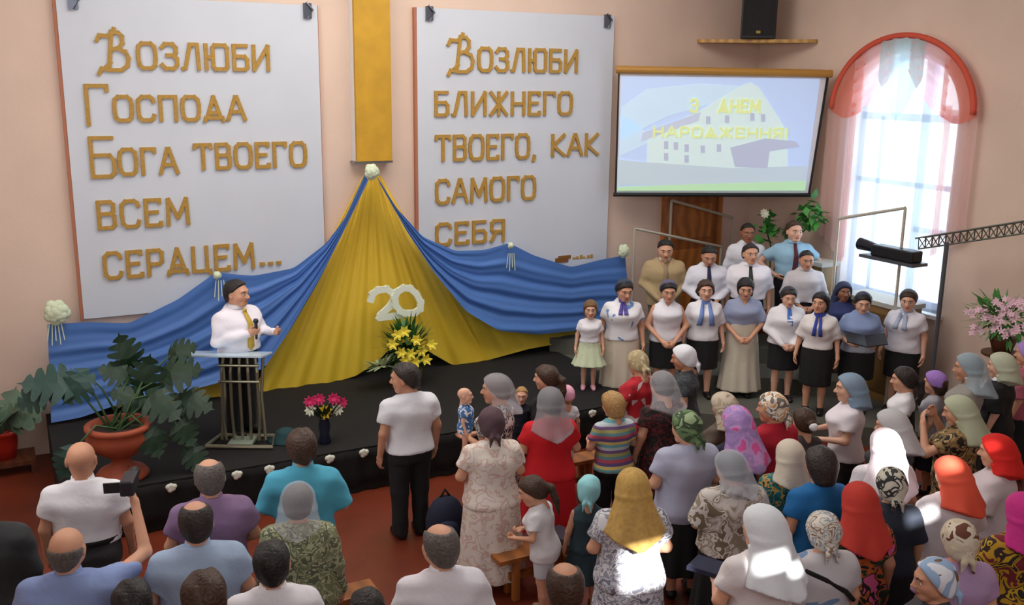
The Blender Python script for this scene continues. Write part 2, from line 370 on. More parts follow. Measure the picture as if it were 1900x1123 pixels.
def stroke_letter(b, strokes, origin, ux, uz, w, depth, nv=(0, 1, 0)):
    """flat bars with depth along the strokes; origin + x*ux + z*uz, raised towards -Y"""
    o = np.array(origin); ux, uz = np.array(ux, float), np.array(uz, float)
    for s in strokes:
        P = [o+ux*x+uz*z for x, z in s]
        for p, q in zip(P, P[1:]):
            d = q-p; L = np.linalg.norm(d)
            if L < 1e-6: continue
            d /= L; nrm = np.cross(d, nv); a = p-d*w*.42; e = q+d*w*.42
            dp = depth*(1+.03*(len(b.f) % 23)/6)
            vs = [v+np.array(nv)*yy for yy in (0, -dp) for v in (a-nrm*w/2, e-nrm*w/2, e+nrm*w/2, a+nrm*w/2)]
            b.add(vs, [(0, 1, 2, 3), (7, 6, 5, 4), (0, 4, 5, 1), (1, 5, 6, 2), (2, 6, 7, 3), (3, 7, 4, 0)])
M_board = mat('white_foam_board', (206, 212, 222), .6, noise=.02, nscale=2)
M_letter = mat('golden_foam_letters', (176, 136, 58), .6, noise=.15, nscale=30)
M_edge = mat('red_brown_board_edge', (176, 112, 84), .7)
M_clip = mat('steel_clip', (110, 116, 128), .3, .7)
YB = BACK-.07
def board(name, label, x0, x1, z0, z1, rows):
    t = empty(name, ((x0+x1)/2, BACK-.05, z0), label, 'board', 'verse boards on the back wall')
    MB().box((x0, YB, z0), (x1, BACK-.03, z1)).build('panel', M_board, t)
    MB().box((x0-.035, YB+.008, z0-.02), (x0, BACK-.002, z1)).build('side_edge', M_edge, t)
    MB().box((x1, YB+.008, z0-.02), (x1+.01, BACK-.01, z1)).build('side_edge', M_edge, t)
    for cx in (x0+.17, x1-.13):
        MB().box((cx-.05, YB-.03, z1-.16), (cx+.05, YB+.0, z1+.02)).tube([(cx, YB-.035, z1-.16), (cx+.06, YB-.05, z1-.06), (cx-.02, YB-.035, z1+.03)], .012).build('clip', M_clip, t)
    for (txt, xa, ya, xb, yb, hpx) in rows:
        A, B_ = at(xa, ya, 1, YB-.001), at(xb, yb, 1, YB-.001); H = at(xa, ya-hpx, 1, YB)[2]-A[2]
        wid = [GL[c][0] if c != ' ' else .5 for c in txt]; gap = .17; tot = sum(wid)+gap*(len(txt)-1)
        k = (B_[0]-A[0])/tot; x = 0; zb = (A[2]+B_[2])/2
        for c, wd in zip(txt, wid):
            if c != ' ':
                b = MB(); stroke_letter(b, GL[c][1], (A[0]+x*k, YB+.004, zb), (k, 0, 0), (0, 0, H), .044, .03)
                b.build('letter', M_letter, t)
            x += wd+gap
    return t
P = lambda x, y: at(x, y, 1, YB)
lx0, lx1, lz0 = P(130, 300)[0], P(596, 250)[0], P(160, 592)[2]
rx0, rx1, rz0 = P(775, 200)[0], P(1133, 250)[0], P(1100, 560)[2]
ZT = P(850, 17)[2]
ZTL = P(590, 10)[2]
board('text_board', 'white wall board with golden verse in five rows behind the pulpit', lx0, lx1, lz0, ZTL, [
    ('В', 182, 130, 244, 130, 70), ('озлюби', 256, 128, 500, 128, 46), ('г', 160, 232, 205, 230, 72), ('оспода', 212, 226, 455, 219, 44),
    ('б', 168, 329, 218, 326, 72), ('ога', 222, 325, 330, 319, 46), ('твоего', 362, 316, 568, 304, 44),
    ('всем', 182, 426, 352, 412, 48), ('сердцем', 194, 518, 472, 494, 46), ('...', 482, 492, 522, 488, 46)])
tb = board('text_board', 'white wall board with golden verse beside the projection screen', rx0, rx1, rz0, ZT, [
    ('В', 830, 133, 880, 133, 64), ('озлюби', 886, 132, 1070, 132, 41), ('ближнего', 806, 213, 1060, 212, 42),
    ('твоего,', 808, 297, 994, 292, 44), ('как', 1022, 289, 1108, 286, 38), ('самого', 808, 378, 992, 367, 42), ('себя', 808, 454, 935, 446, 38)])
p = P(1030, 488); b = MB()
b.box((p[0], YB-.012, p[2]), (p[0]+.22, YB, p[2]+.07)).box((p[0]+.05, YB-.016, p[2]+.05), (p[0]+.26, YB, p[2]+.1)).build('logo', mat('brown_logo', (130, 84, 28), .6), tb)
b = MB()
for i, wd in enumerate((.05, .04, .05, .03, .05, .04)):
    x = p[0]+.30+i*.062; b.box((x, YB-.006, p[2]+.03), (x+wd, YB, p[2]+.03+.03+.012*(i % 3)))
b.box((p[0]+.30, YB-.003, p[2]+.026), (p[0]+.66, YB, p[2]+.034)); b.build('small_print', M_letter, tb)

# tall golden box panel above the drape
a0, a1 = at(663, 300, 1, BACK-.2), at(728, 300, 1, BACK-.2); zp = a0[2]
hp = empty('hanging_panel', ((a0[0]+a1[0])/2, BACK-.1, zp), 'tall golden fabric panel with white side, hung between the two text boards', 'panel')
MB().box((a0[0], BACK-.2, zp), (a1[0], BACK-.14, CEIL-.05)).build('gold_front', M_gold, hp)
MB().box((a0[0]-.005, BACK-.14, zp), (a1[0]-.02, BACK-.002, CEIL-.05)).build('white_side', M_white, hp)
MB().box((a0[0]-.03, BACK-.19, zp-.03), (a1[0]+.01, BACK-.005, zp)).build('bottom_strip', M_steel, hp)

# ------------------------------------------------------------------ flag-coloured drape
dr = empty('wall_drape', (4.2, BACK-.2, .5), 'blue and yellow fabric drape gathered to a peak on the back wall', 'drape')
M_blue = mat('blue_satin', (80, 124, 196), .55, bump=.15, bscale=5, trans=.15)
M_yel = mat('yellow_satin', (252, 216, 62), .5, alpha=.88, trans=.2, bump=.12, bscale=5)
def resample(pts, n):
    pts = np.array(pts, float); s = np.r_[0, np.cumsum(np.linalg.norm(np.diff(pts, axis=0), axis=1))]; t = np.linspace(0, s[-1], n)
    out = np.c_[np.interp(t, s, pts[:, 0]), np.interp(t, s, pts[:, 1])]
    for _ in range(2):
        q = out.copy(); q[1:-1] = (out[:-2]+2*out[1:-1]+out[2:])/4; out = q
    return out
def panel(top, bot, name, m, y0, folds, amp, nu=80, nv=40, lean=.0, mode='swag'):
    T, B_ = resample(top, nu), resample(bot, nu); G = []
    for i in range(nu):
        row = []
        for j in range(nv):
            v = j/(nv-1); px = T[i]*(1-v)+B_[i]*v; u = i/(nu-1)
            if mode == 'swag':
                ph = folds*v*2*math.pi+2.2*math.sin(3*u)+1.3*math.sin(7*u+2); a = amp*(.4+.6*math.sin(math.pi*u))*(min(1, v*3))
                dy = a*(math.sin(ph)+.45*math.sin(2.3*ph+1+4*u))
            else:
                ph = folds*u*2*math.pi; dy = amp*(.35+.65*v)*(math.sin(ph+.6*math.sin(4*v))+.5*math.sin(2.1*ph+1.5*v))
            y = y0-lean*v**2-abs(amp)-dy
            row.append(at(px[0], px[1], 1, y))
        G.append(row)
    return MB().sheet(G).build(name, m, dr, True)
apex = at(688, 330, 1, BACK-.2)
panel([(672, 328), (680, 326), (690, 325), (700, 326), (708, 328)],
      [(468, 729), (490, 727), (600, 715), (660, 698), (700, 672), (730, 640), (765, 632), (800, 655), (840, 678), (905, 669)],
      'yellow_cloth', M_yel, BACK-.08, 8, .020, 120, 50, .17, 'fan')
panel([(205, 738), (300, 722), (400, 696), (480, 668)], [(212, 756), (300, 752), (400, 742), (480, 728)], 'yellow_hem', M_yel, BACK-.16, 7, .012, 60, 8, .10, 'fan')
panel([(826, 532), (870, 572), (940, 604), (1000, 606), (1070, 598), (1160, 590)], [(866, 675), (900, 670), (980, 648), (1070, 632), (1160, 618)], 'yellow_hem', M_yel, BACK-.15, 7, .012, 60, 12, .10, 'fan')
panel([(88, 602), (160, 598), (240, 600), (330, 556), (400, 506), (470, 512), (545, 498), (605, 452), (640, 405), (676, 326)],
      [(95, 785), (150, 775), (215, 752), (300, 738), (400, 712), (490, 684), (540, 610), (590, 525), (640, 425), (684, 334)],
      'blue_cloth', M_blue, BACK-.25, 4, .03, 110, 44, .19)
panel([(700, 328), (735, 385), (785, 440), (845, 466), (900, 464), (945, 451), (990, 474), (1060, 496), (1115, 482), (1160, 474)],
      [(704, 340), (755, 430), (805, 505), (865, 578), (925, 614), (1000, 621), (1065, 614), (1100, 612), (1140, 610), (1172, 606)],
      'blue_cloth', M_blue, BACK-.25, 4, .03, 100, 44, .19)
M_ros = mat('pale_green_tulle', (214, 226, 196), .9)
def rosette(c, r, name='rosette'):
    b = MB(); random.seed(int(c[0]*100))
    for k in range(16):
        a = k*2.4; rr = r*.55*math.sqrt(k/16); b.blob((c[0]+rr*math.cos(a), c[1]-.03-.04*(1-k/16), c[2]+rr*math.sin(a)), (r*.42, r*.3, r*.42), 8)
    return b.build(name, M_ros, dr, True)
for (px, py, r) in ((105, 578, .17), (688, 318, .12), (1155, 465, .12), (402, 510, .06), (945, 455, .055)):
    rosette(at(px, py, 1, BACK-.32), r)
for (px, py, n_) in ((105, 600, 5), (410, 520, 4), (950, 470, 4)):
    b = MB(); c = at(px, py, 1, BACK-.34)
    for k in range(n_):
        b.tube([c+np.array((.03*(k-n_/2), 0, 0)), c+np.array((.045*(k-n_/2), -.015, -.2-.05*(k % 2)))], .006, 5)
    b.build('ribbon', M_ros, dr)

# white "20" pinned on the yellow cloth
nm = empty('anniversary_number', at(735, 590, 1, BACK-.44), 'white foam number 20 pinned on the yellow cloth above the flowers', 'number')
def band(pts, w, d, name, y):
    b = MB(); W3 = [at(x, yy, 1, y) for x, yy in pts]
    o = np.array(W3[0]); s = [[(p[0]-o[0], p[2]-o[2]) for p in W3]]
    stroke_letter(b, s, o, (1, 0, 0), (0, 0, 1), w, d); return b.build(name, mat('white_foam', (232, 240, 222), .7), nm)
band([(687, 556), (690, 545), (700, 538), (716, 536), (727, 543), (729, 555), (722, 568), (706, 583), (703, 589), (735, 585), (748, 582)], .085, .04, 'digit', BACK-.46)
band([(741, 577), (733, 566), (731, 552), (736, 541), (747, 534), (760, 535), (771, 545), (779, 560), (778, 573), (768, 580), (752, 581), (741, 577)], .085, .04, 'digit', BACK-.49)

# ------------------------------------------------------------------ people: implicit surfaces polygonised to smooth meshes
def rc(P, a, b, r1, r2):
    ax, ay, az = a; dx, dy, dz = b[0]-ax, b[1]-ay, b[2]-az; L2 = dx*dx+dy*dy+dz*dz+1e-12
    X, Y, Z = P[0]-ax, P[1]-ay, P[2]-az
    t = np.clip((X*dx+Y*dy+Z*dz)/L2, 0, 1)
    return np.sqrt((X-t*dx)**2+(Y-t*dy)**2+(Z-t*dz)**2)-(r1+(r2-r1)*t)
def chain(P, pts, rs, k=.012):
    d = None
    for i in range(len(pts)-1):
        e = rc(P, pts[i], pts[i+1], rs[i], rs[i+1]); d = e if d is None else smin(d, e, k)
    return d
def ell(P, c, r):
    X, Y, Z = P[0]-c[0], P[1]-c[1], P[2]-c[2]
    k0 = np.sqrt((X/r[0])**2+(Y/r[1])**2+(Z/r[2])**2); k1 = np.sqrt((X/r[0]**2)**2+(Y/r[1]**2)**2+(Z/r[2]**2)**2)+1e-9
    return k0*(k0-1)/k1
def smin(a, b, k):
    h = np.clip(.5+.5*(b-a)/k, 0, 1); return b+(a-b)*h-k*h*(1-h)
def smax(a, b, k): return -smin(-a, -b, k)
def prof(P, T, off=0.0, n=2.3, fold=None):
    """upright form: half-width, half-depth and centre along z from table T"""
    z = P[2]; T = np.array(T, float)
    zz = np.linspace(T[0, 0], T[-1, 0], 120); k = np.ones(9)/9
    sm = lambda c: np.convolve(np.pad(np.interp(zz, T[:, 0], T[:, c]), 4, 'edge'), k, 'valid')
    a = np.interp(z, zz, sm(1))+off; b = np.interp(z, zz, sm(2))+off; c = np.interp(z, zz, sm(3))
    X, Y = P[0]/a, (P[1]-c)/b
    q = (np.abs(X)**n+np.abs(Y)**n)**(1/n)
    if fold: q = q-fold[0]*np.sin(fold[1]*np.arctan2(Y, X)+fold[3]*np.sin(3*z))*np.clip((fold[2]-z)/max(fold[2]-T[0, 0], .1), 0, 1)
    d = (q-1)*np.minimum(a, b)
    return smax(d, np.maximum(z-T[-1, 0]-off, T[0, 0]-off-z), .02)
def polygonize(f, lo, hi, h):
    ax = [np.arange(l-h*1.5, u+h*1.6, h, dtype=np.float32) for l, u in zip(lo, hi)]
    Pg = np.meshgrid(*ax, indexing='ij'); D = np.asarray(f(Pg), np.float32)
    for a in range(3):
        for e in (0, -1):
            sl = [slice(None)]*3; sl[a] = e; D[tuple(sl)] = np.maximum(D[tuple(sl)], h*.3)
    S = D < 0; n = np.array(D.shape)
    cnt = sum(S[i:n[0]-1+i, j:n[1]-1+j, k:n[2]-1+k].astype(np.int8) for i in (0, 1) for j in (0, 1) for k in (0, 1))
    act = (cnt > 0) & (cnt < 8); I = np.argwhere(act)
    if len(I) == 0: return np.zeros((0, 3)), np.zeros((0, 4), int)
    acc = np.zeros((len(I), 3)); num = np.zeros(len(I))
    cor = [(i, j, k) for i in (0, 1) for j in (0, 1) for k in (0, 1)]
    for c0 in cor:
        for a in range(3):
            if c0[a]: continue
            c1 = list(c0); c1[a] = 1
            d0 = D[I[:, 0]+c0[0], I[:, 1]+c0[1], I[:, 2]+c0[2]]; d1 = D[I[:, 0]+c1[0], I[:, 1]+c1[1], I[:, 2]+c1[2]]
            m = (d0 < 0) != (d1 < 0); t = np.where(m, d0/np.where(m, d0-d1, 1), 0)
            p = np.tile(np.array(c0, float), (len(I), 1)); p[:, a] += t
            acc[m] += p[m]; num += m
    V = (I+acc/num[:, None])*h+np.array([x[0] for x in ax])
    idx = -np.ones(act.shape, int); idx[act] = np.arange(len(I))
    Q = []
    for a in range(3):
        b, c = (a+1) % 3, (a+2) % 3
        s0 = np.take(S, range(n[a]-1), a); s1 = np.take(S, range(1, n[a]), a); E = np.argwhere(s0 != s1)
        E = E[(E[:, b] > 0) & (E[:, c] > 0) & (E[:, b] < n[b]-1) & (E[:, c] < n[c]-1)]
        ins = S[E[:, 0], E[:, 1], E[:, 2]]
        g = []
        for db, dc in ((-1, -1), (0, -1), (0, 0), (-1, 0)):
            q = E.copy(); q[:, b] += db; q[:, c] += dc; g.append(idx[q[:, 0], q[:, 1], q[:, 2]])
        g = np.stack(g, 1); g[~ins] = g[~ins][:, ::-1]; Q.append(g)
    return V, np.concatenate(Q)

def to_mesh(name, parts):
    """parts: list of (V, quads, material indices)"""
    V = np.concatenate([p[0] for p in parts]); o = np.cumsum([0]+[len(p[0]) for p in parts])
    Q = np.concatenate([p[1]+k for p, k in zip(parts, o)]); mi = np.concatenate([p[2] if p[2] is not None else np.zeros(len(p[1]), int) for p in parts])
    me = bpy.data.meshes.new(name); me.vertices.add(len(V)); me.vertices.foreach_set('co', V.astype(np.float32).ravel())
    me.loops.add(Q.size); me.loops.foreach_set('vertex_index', Q.astype(np.int32).ravel())
    me.polygons.add(len(Q)); me.polygons.foreach_set('loop_start', np.arange(0, Q.size, 4, dtype=np.int32))
    me.polygons.foreach_set('material_index', mi.astype(np.int32)); me.polygons.foreach_set('use_smooth', np.ones(len(Q), bool))
    me.update(calc_edges=True)
    return me

# ---- head (origin between the ears, face towards +Y)
def f_head(P):
    Pm = [np.abs(P[0]), P[1], P[2]]
    d = ell(P, (0, -.012, .030), (.077, .098, .088))
    d = smin(d, ell(P, (0, .026, -.040), (.058, .068, .074)), .04)
    d = smin(d, rc(Pm, (.0, .068, -.094), (.02, .062, -.092), .020, .019), .03)
    d = smin(d, rc(Pm, (.040, .045, -.02), (.045, .02, -.05), .03, .025), .03)
    d = smin(d, rc(Pm, (.008, .080, .034), (.040, .070, .036), .016, .014), .02)
    d = smax(d, -ell(Pm, (.032, .104, .010), (.019, .018, .013)), .012)
    d = smin(d, ell(Pm, (.032, .076, .010), (.014, .014, .013)), .003)
    d = smin(d, rc(P, (0, .088, .016), (0, .110, -.020), .008, .0135), .012)
    d = smin(d, ell(Pm, (.011, .098, -.024), (.010, .011, .009)), .008)
    d = smin(d, ell(P, (0, .087, -.052), (.025, .014, .0065)), .006)
    d = smin(d, ell(P, (0, .085, -.063), (.021, .014, .0075)), .006)
    d = smax(d, -ell(P, (0, .104, -.0575), (.022, .008, .0022)), .003)
    e = ell(Pm, (.079, -.012, -.004), (.011, .021, .033)); e = smax(e, -ell(Pm, (.090, -.006, -.002), (.008, .012, .020)), .006)
    d = smin(d, e, .008)
    return smin(d, rc(P, (0, -.02, -.06), (0, -.03, -.17), .052, .054), .03)
HV, HQ = polygonize(f_head, (-.1, -.12, -.2), (.1, .13, .125), .0058)
hc = HV[HQ].mean(1); HM = np.zeros(len(HQ), int)
ex, ez, ey = np.abs(np.abs(hc[:, 0])-.032), np.abs(hc[:, 2]-.010), hc[:, 1] > .06
HM[(ex/.0145)**2+(ez/.0085)**2 < 1] = 1
HM[(ex/.0068)**2+(ez/.0085)**2 < 1] = 2
HM[(np.abs(hc[:, 2]-.038+.004*np.abs(np.abs(hc[:, 0])-.03)/.02) < .0040) & (np.abs(np.abs(hc[:, 0])-.034) < .02)] = 2
HM[((hc[:, 0]/.025)**2+((hc[:, 2]+.0575)/.012)**2 < 1) & (hc[:, 1] > .085)] = 3
HM[~ey] = 0

# ---- hands (origin at the wrist, fingers along +Z, palm towards +Y, thumb towards +X)
def hand(curl):
    def seg(P, x, z0, ls, r, a0):
        p = np.array((x, 0.0, z0)); a = a0; pts = [p]
        for L in ls:
            a += curl; p = p+np.array((0, math.sin(a)*L, math.cos(a)*L)); pts.append(p)
        return chain(P, pts, [r, r*.95, r*.88, r*.75], .004)
    def f(P):
        d = rc(P, (0, 0, -.04), (0, 0, .02), .025, .027)
        d = smin(d, ell(P, (0, .002, .052), (.040, .017, .046)), .02)
        for x, z, L, r in ((.028, .086, 1.0, .0088), (.0095, .091, 1.1, .0090), (-.0095, .088, 1.02, .0086), (-.0275, .080, .8, .0076)):
            d = smin(d, seg(P, x, z, (.036*L, .024*L, .02*L), r, .08), .006)
        t = [(.028, .006, .028), (.052, .018-.0*curl, .052), (.056-.02*curl, .026+.012*curl, .082), (.05-.03*curl, .034+.02*curl, .102)]
        return smin(d, chain(P, t, [.014, .0115, .0105, .008], .005), .008)
    return polygonize(f, (-.05, -.03, -.06), (.075, .1, .18), .0052)
HANDS = {'relaxed': hand(.32), 'grip': hand(.95), 'flat': hand(.14)}

def frame(z, y):
    z = np.array(z, float); z /= np.linalg.norm(z); y = np.array(y, float); y = y-z*(y@z); y /= np.linalg.norm(y)+1e-9
    return np.stack([np.cross(y, z), y, z], 1)

MALE = [(.78, .168, .105, -.005), (.90, .172, .115, -.01), (1.0, .158, .105, 0), (1.08, .155, .102, .004), (1.2, .172, .112, .004), (1.3, .186, .115, 0), (1.36, .168, .098, -.01), (1.41, .125, .076, -.014), (1.46, .076, .062, -.012), (1.50, .056, .056, -.008)]
FEM = [(.78, .170, .112, -.01), (.88, .180, .122, -.018), (1.0, .155, .105, -.005), (1.08, .138, .096, 0), (1.2, .155, .118, .014), (1.28, .164, .128, .020), (1.35, .148, .094, -.004), (1.40, .112, .070, -.01), (1.45, .064, .056, -.008), (1.50, .050, .050, -.006)]
def table(sex, st):
    T = np.array(MALE if sex == 'm' else FEM); k = np.clip((1.44-T[:, 0])/.12, 0, 1)
    T[:, 1] *= 1+.22*st*k; T[:, 2] *= 1+.42*st*k; T[:, 3] += .02*st*k*(T[:, 0] > .95); return T
ARMS = {  # elbow, wrist of the right arm (x outwards), palm direction, hand
 'down': ((.245, -.03, 1.10), (.255, .03, .86), (-1, .2, 0), 'relaxed'),
 'clasp': ((.265, .02, 1.10), (.075, .21, .92), (-.6, -.8, -.1), 'grip'),
 'pray': ((.25, .06, 1.12), (.065, .27, 1.16), (-1, .0, .2), 'flat'),
 'hold': ((.26, .03, 1.11), (.13, .28, 1.07), (-.4, -.2, 1), 'grip'),
 'akimbo': ((.40, -.10, 1.14), (.21, .06, .99), (-1, .2, 0), 'relaxed'),
 'mic': ((.27, .02, 1.12), (.10, .25, 1.22), (-.8, -.3, .3), 'grip'),
 'gesture': ((.28, .02, 1.13), (.20, .29, 1.18), (-.8, -.2, .4), 'relaxed'),
 'camera': ((.36, .26, 1.40), (.30, .40, 1.66), (-1, .2, .1), 'grip'),
 'lean': ((.22, .20, 1.12), (.20, .42, .98), (-.3, .2, -1), 'relaxed'),
 'up': ((.30, .20, 1.20), (.16, .24, 1.44), (-.7, -.6, .2), 'relaxed'),
 'baby': ((.27, .05, 1.10), (.04, .25, 1.08), (0, -.6, 1), 'relaxed'),
}
_cache = {}
def cached(key, fn):
    if key not in _cache: _cache[key] = fn()
    return _cache[key]
def fold_noise(P, amp):
    x, y, z = P
    return amp*(np.sin(21*z+9*x+4*np.sin(7*y+5*z))*.6+np.sin(33*x-14*z+6*y)*.35+np.sin(13*z-25*y+3)*.4)

class Body:
    def __init__(self, sex, st, arms, child):
        self.sex, self.st, self.child = sex, st, child; self.T = table(sex, st); sx = (.176 if sex == 'm' else .150)+.022*st
        self.arm = []
        for sgn, nm_ in ((1, arms[0]), (-1, arms[1])):
            e, w_, pd, hd = ARMS[nm_]; ox = .02*st
            self.arm.append((sgn, np.array((sgn*sx, -.010, 1.345)), np.array((sgn*(e[0]-(.0 if sex == 'm' else .02)+ox), e[1], e[2])),
                             np.array((sgn*(w_[0]+(0 if nm_ in ('clasp', 'pray', 'mic', 'baby') else ox)), w_[1]+ox*2*(w_[1] > .1), w_[2])), np.array((sgn*pd[0], pd[1], pd[2])), hd))
        self.ar = (.050, .040, .027) if sex == 'm' else (.044+.012*st, .037+.008*st, .024+.003*st)
        self.key = (sex, st, arms, child)
    def skin(self):
        def build():
            def f(P):
                d = prof(P, self.T, -.012)
                Pm = [np.abs(P[0]), P[1], P[2]]
                leg = chain(Pm, [(.092, -.005, .88), (.092, .005, .50), (.092, -.02, .30), (.092, -.02, .07)], [.088, .056, .050, .036], .02)
                leg = smin(leg, rc(Pm, (.092, -.03, .045), (.105, .12, .028), .036, .026), .02)
                d = smin(d, leg, .03)
                for sgn, s_, e, w_, pd, hd in self.arm:
                    d = smin(d, chain(P, [s_, e, w_], [self.ar[0], self.ar[1], self.ar[2]], .02), .03)
                return smin(d, rc(P, (0, -.012, 1.40), (0, -.008, 1.52), .058, .052), .03)
            parts = [(*polygonize(f, (-.52, -.3, 0), (.52, .55, 1.56 if not any(a[3][2] > 1.5 for a in self.arm) else 1.75), .0165), None)]
            for sgn, s_, e, w_, pd, hd in self.arm:
                V, Q = HANDS[hd]; V = V.copy(); A = frame(w_-e, pd)
                # thumb lies on the inner/forward side
                V2 = V*np.array((1, 1, 1)); want = np.array((0, 1, .3)) if abs(pd[0]) > .5 else np.array((-sgn, .2, 0))
                if (A[:, 0]@want) < 0: V2[:, 0] *= -1; Q = Q[:, ::-1]
                parts.append((V2@A.T+w_, Q, None))
            return parts
        return cached(('skin', self.key), build)
    def top(self, hem, sleeve, loose, neck, fold, vneck=0.0):
        def build():
            T = self.T.copy(); o = .012+loose
            def f(P):
                d = prof(P, T, o)
                Pm = P
                for sgn, s_, e, w_, pd, hd in self.arm:
                    if sleeve == 'none': 
                        d = smin(d, rc(P, s_-np.array((sgn*.03, 0, 0)), s_-np.array((sgn*.05, 0, .03)), .055, .06), .03); continue
                    if sleeve == 'long': a = chain(P, [s_, e, w_+(e-w_)*.04], [self.ar[0]+o*.9, self.ar[1]+.014, self.ar[2]+.014], .02)
                    else:
                        k = .62 if sleeve == 'short' else .97; q = s_+(e-s_)*k; ax_ = (e-s_)/np.linalg.norm(e-s_)
                        a = rc(P, s_, q+ax_*.05, self.ar[0]+o, self.ar[1]+.026+loose*.4)
                        a = smax(a, (P[0]-q[0])*ax_[0]+(P[1]-q[1])*ax_[1]+(P[2]-q[2])*ax_[2], .008)
                    d = smin(d, a, .055)
                d = d+fold_noise(P, fold)
                d = np.maximum(d, hem-P[2])
                nz = P[2]-neck-.35*(-P[1])*(vneck == 0)
                if vneck: nz = np.minimum(nz, 9) if False else np.maximum(P[2]-neck-.02, -smax(-(P[2]-(neck-vneck)-1.6*np.abs(P[0])), -(P[1]), .005)*1.0)
                return smax(d, nz, .008)
            return [(*polygonize(f, (-.52, -.3, hem-.02), (.52, .5, 1.52), .0145), None)]
        return cached(('top', self.key, hem, sleeve, loose, neck, fold, vneck), build)
    def skirt(self, hem, flare, fold=.04, waist=1.04, off=.018, n=11):
        def build():
            T = self.T; w_ = lambda z, c: np.interp(z, T[:, 0], T[:, c])
            S = [(hem, w_(.88, 1)+flare, w_(.88, 2)+flare*.9, -.015), (.5*(hem+.85), w_(.88, 1)+flare*.45, w_(.88, 2)+flare*.45, -.015), (.88, w_(.88, 1), w_(.88, 2), w_(.88, 3)), (waist-.02, w_(waist, 1), w_(waist, 2), w_(waist, 3)), (waist, w_(waist, 1), w_(waist, 2), w_(waist, 3))]
            S = [(z, max(a, .12), max(b, .09), c) for z, a, b, c in S]
            def f(P): 
                d = prof(P, S, off, 2.2, (fold, n, .95, .8)); return np.maximum(d, np.maximum(hem-P[2], P[2]-waist))
            return [(*polygonize(f, (-.42, -.42, hem-.02), (.42, .42, waist+.02), .0155), None)]
        return cached(('skirt', self.key, hem, flare, fold, waist, off, n), build)
    def trousers(self, short=0.0):
        def build():
            T = self.T
            def f(P):
                Pm = [np.abs(P[0]), P[1], P[2]]
                z1 = short or .05
                d = chain(Pm, [(.094, -.008, .86), (.096, .002, .48), (.098, -.012, .04)], [.105, .078, .068], .03)
                d = smin(d, np.maximum(prof(P, T, .012), np.maximum(P[2]-1.03, .80-P[2])), .03)+fold_noise(P, .003)
                return np.maximum(d, np.maximum(z1-P[2], P[2]-1.03))
            return [(*polygonize(f, (-.34, -.28, .03), (.34, .3, 1.05), .0155), None)]
        return cached(('trousers', self.key, short), build)

# ---- hair and head coverings in head space
def skull(P, o):
    return smin(ell(P, (0, -.012, .030), (.077+o, .098+o, .088+o)), ell(P, (0, -.03, -.03), (.066+o, .07+o, .08+o)), .03)
def f_hair(style):
    def f(P):
        x, y, z = P; wob = .004*np.sin(60*x+20*z)*np.sin(50*y)
        face = .8*y-.6*z
        if style in ('short', 'crop', 'parted'):
            d = skull(P, .010 if style == 'crop' else .016)+wob+(.004*np.sin(90*x+30*y) if style == 'short' else 0)
            d = smax(smax(d, face-(.010 if style == 'parted' else -.006-.10*np.abs(x)), .01), -z-.028+.75*np.minimum(y, 0.03), .012)
            return d if style == 'parted' else smax(d, -ell([np.abs(x), y, z], (.088, .0, -.014), (.030, .026, .040)), .006)
        if style == 'balding':
            d = skull(P, .011)+wob*.6; d = smax(smax(d, face+.004, .01), -z-.035+.7*np.minimum(y, .03), .01)
            return smax(d, -ell(P, (0, .02, .145), (.072, .125, .085)), .012)
        if style == 'fringe':
            d = skull(P, .009)+wob*.5; d = smax(smax(d, face+.012, .01), -z-.035+.7*np.minimum(y, .03), .01)
            return smax(d, z-.022-.1*(-y), .012)
        if style == 'covered': return smax(smax(skull(P, .012)+wob*.5, face-.012, .01), -z-.04+.5*np.minimum(y, .03), .012)
        d = skull(P, .018)+wob; d = smax(d, face-.016, .012)
        if style in ('ponytail', 'bun', 'tied'):
            d = smax(d, -z-.05+.5*np.minimum(y, .03), .012)
            if style == 'ponytail': d = smin(d, chain(P, [(0, -.115, .02), (0, -.155, -.03), (0, -.15, -.14), (0, -.125, -.27)], [.024, .034, .030, .010]), .015)
            if style == 'bun': d = smin(d, ell(P, (0, -.125, .0), (.042, .036, .042)), .01)
            return d
        if style == 'curly': 
            d = smin(d, ell(P, (0, -.03, -.03), (.105, .09, .09)), .03)+.007*np.sin(75*x+3)*np.sin(70*z)*np.sin(68*y+1)
            return smax(smax(d, face-.012, .012), -z-.12, .02)
        L = {'bob': -.13, 'long': -.27}[style]
        d = smin(d, rc(P, (0, -.05, 0), (0, -.055, L+.05), .082, .07)*.95, .03)
        d = smax(d, y-.02-.35*np.clip(z, 0, 1), .012) if True else d
        d = smin(d, smax(skull(P, .016)+wob, face-.016, .01), .008)
        return smax(d, L-z, .02)
    return f
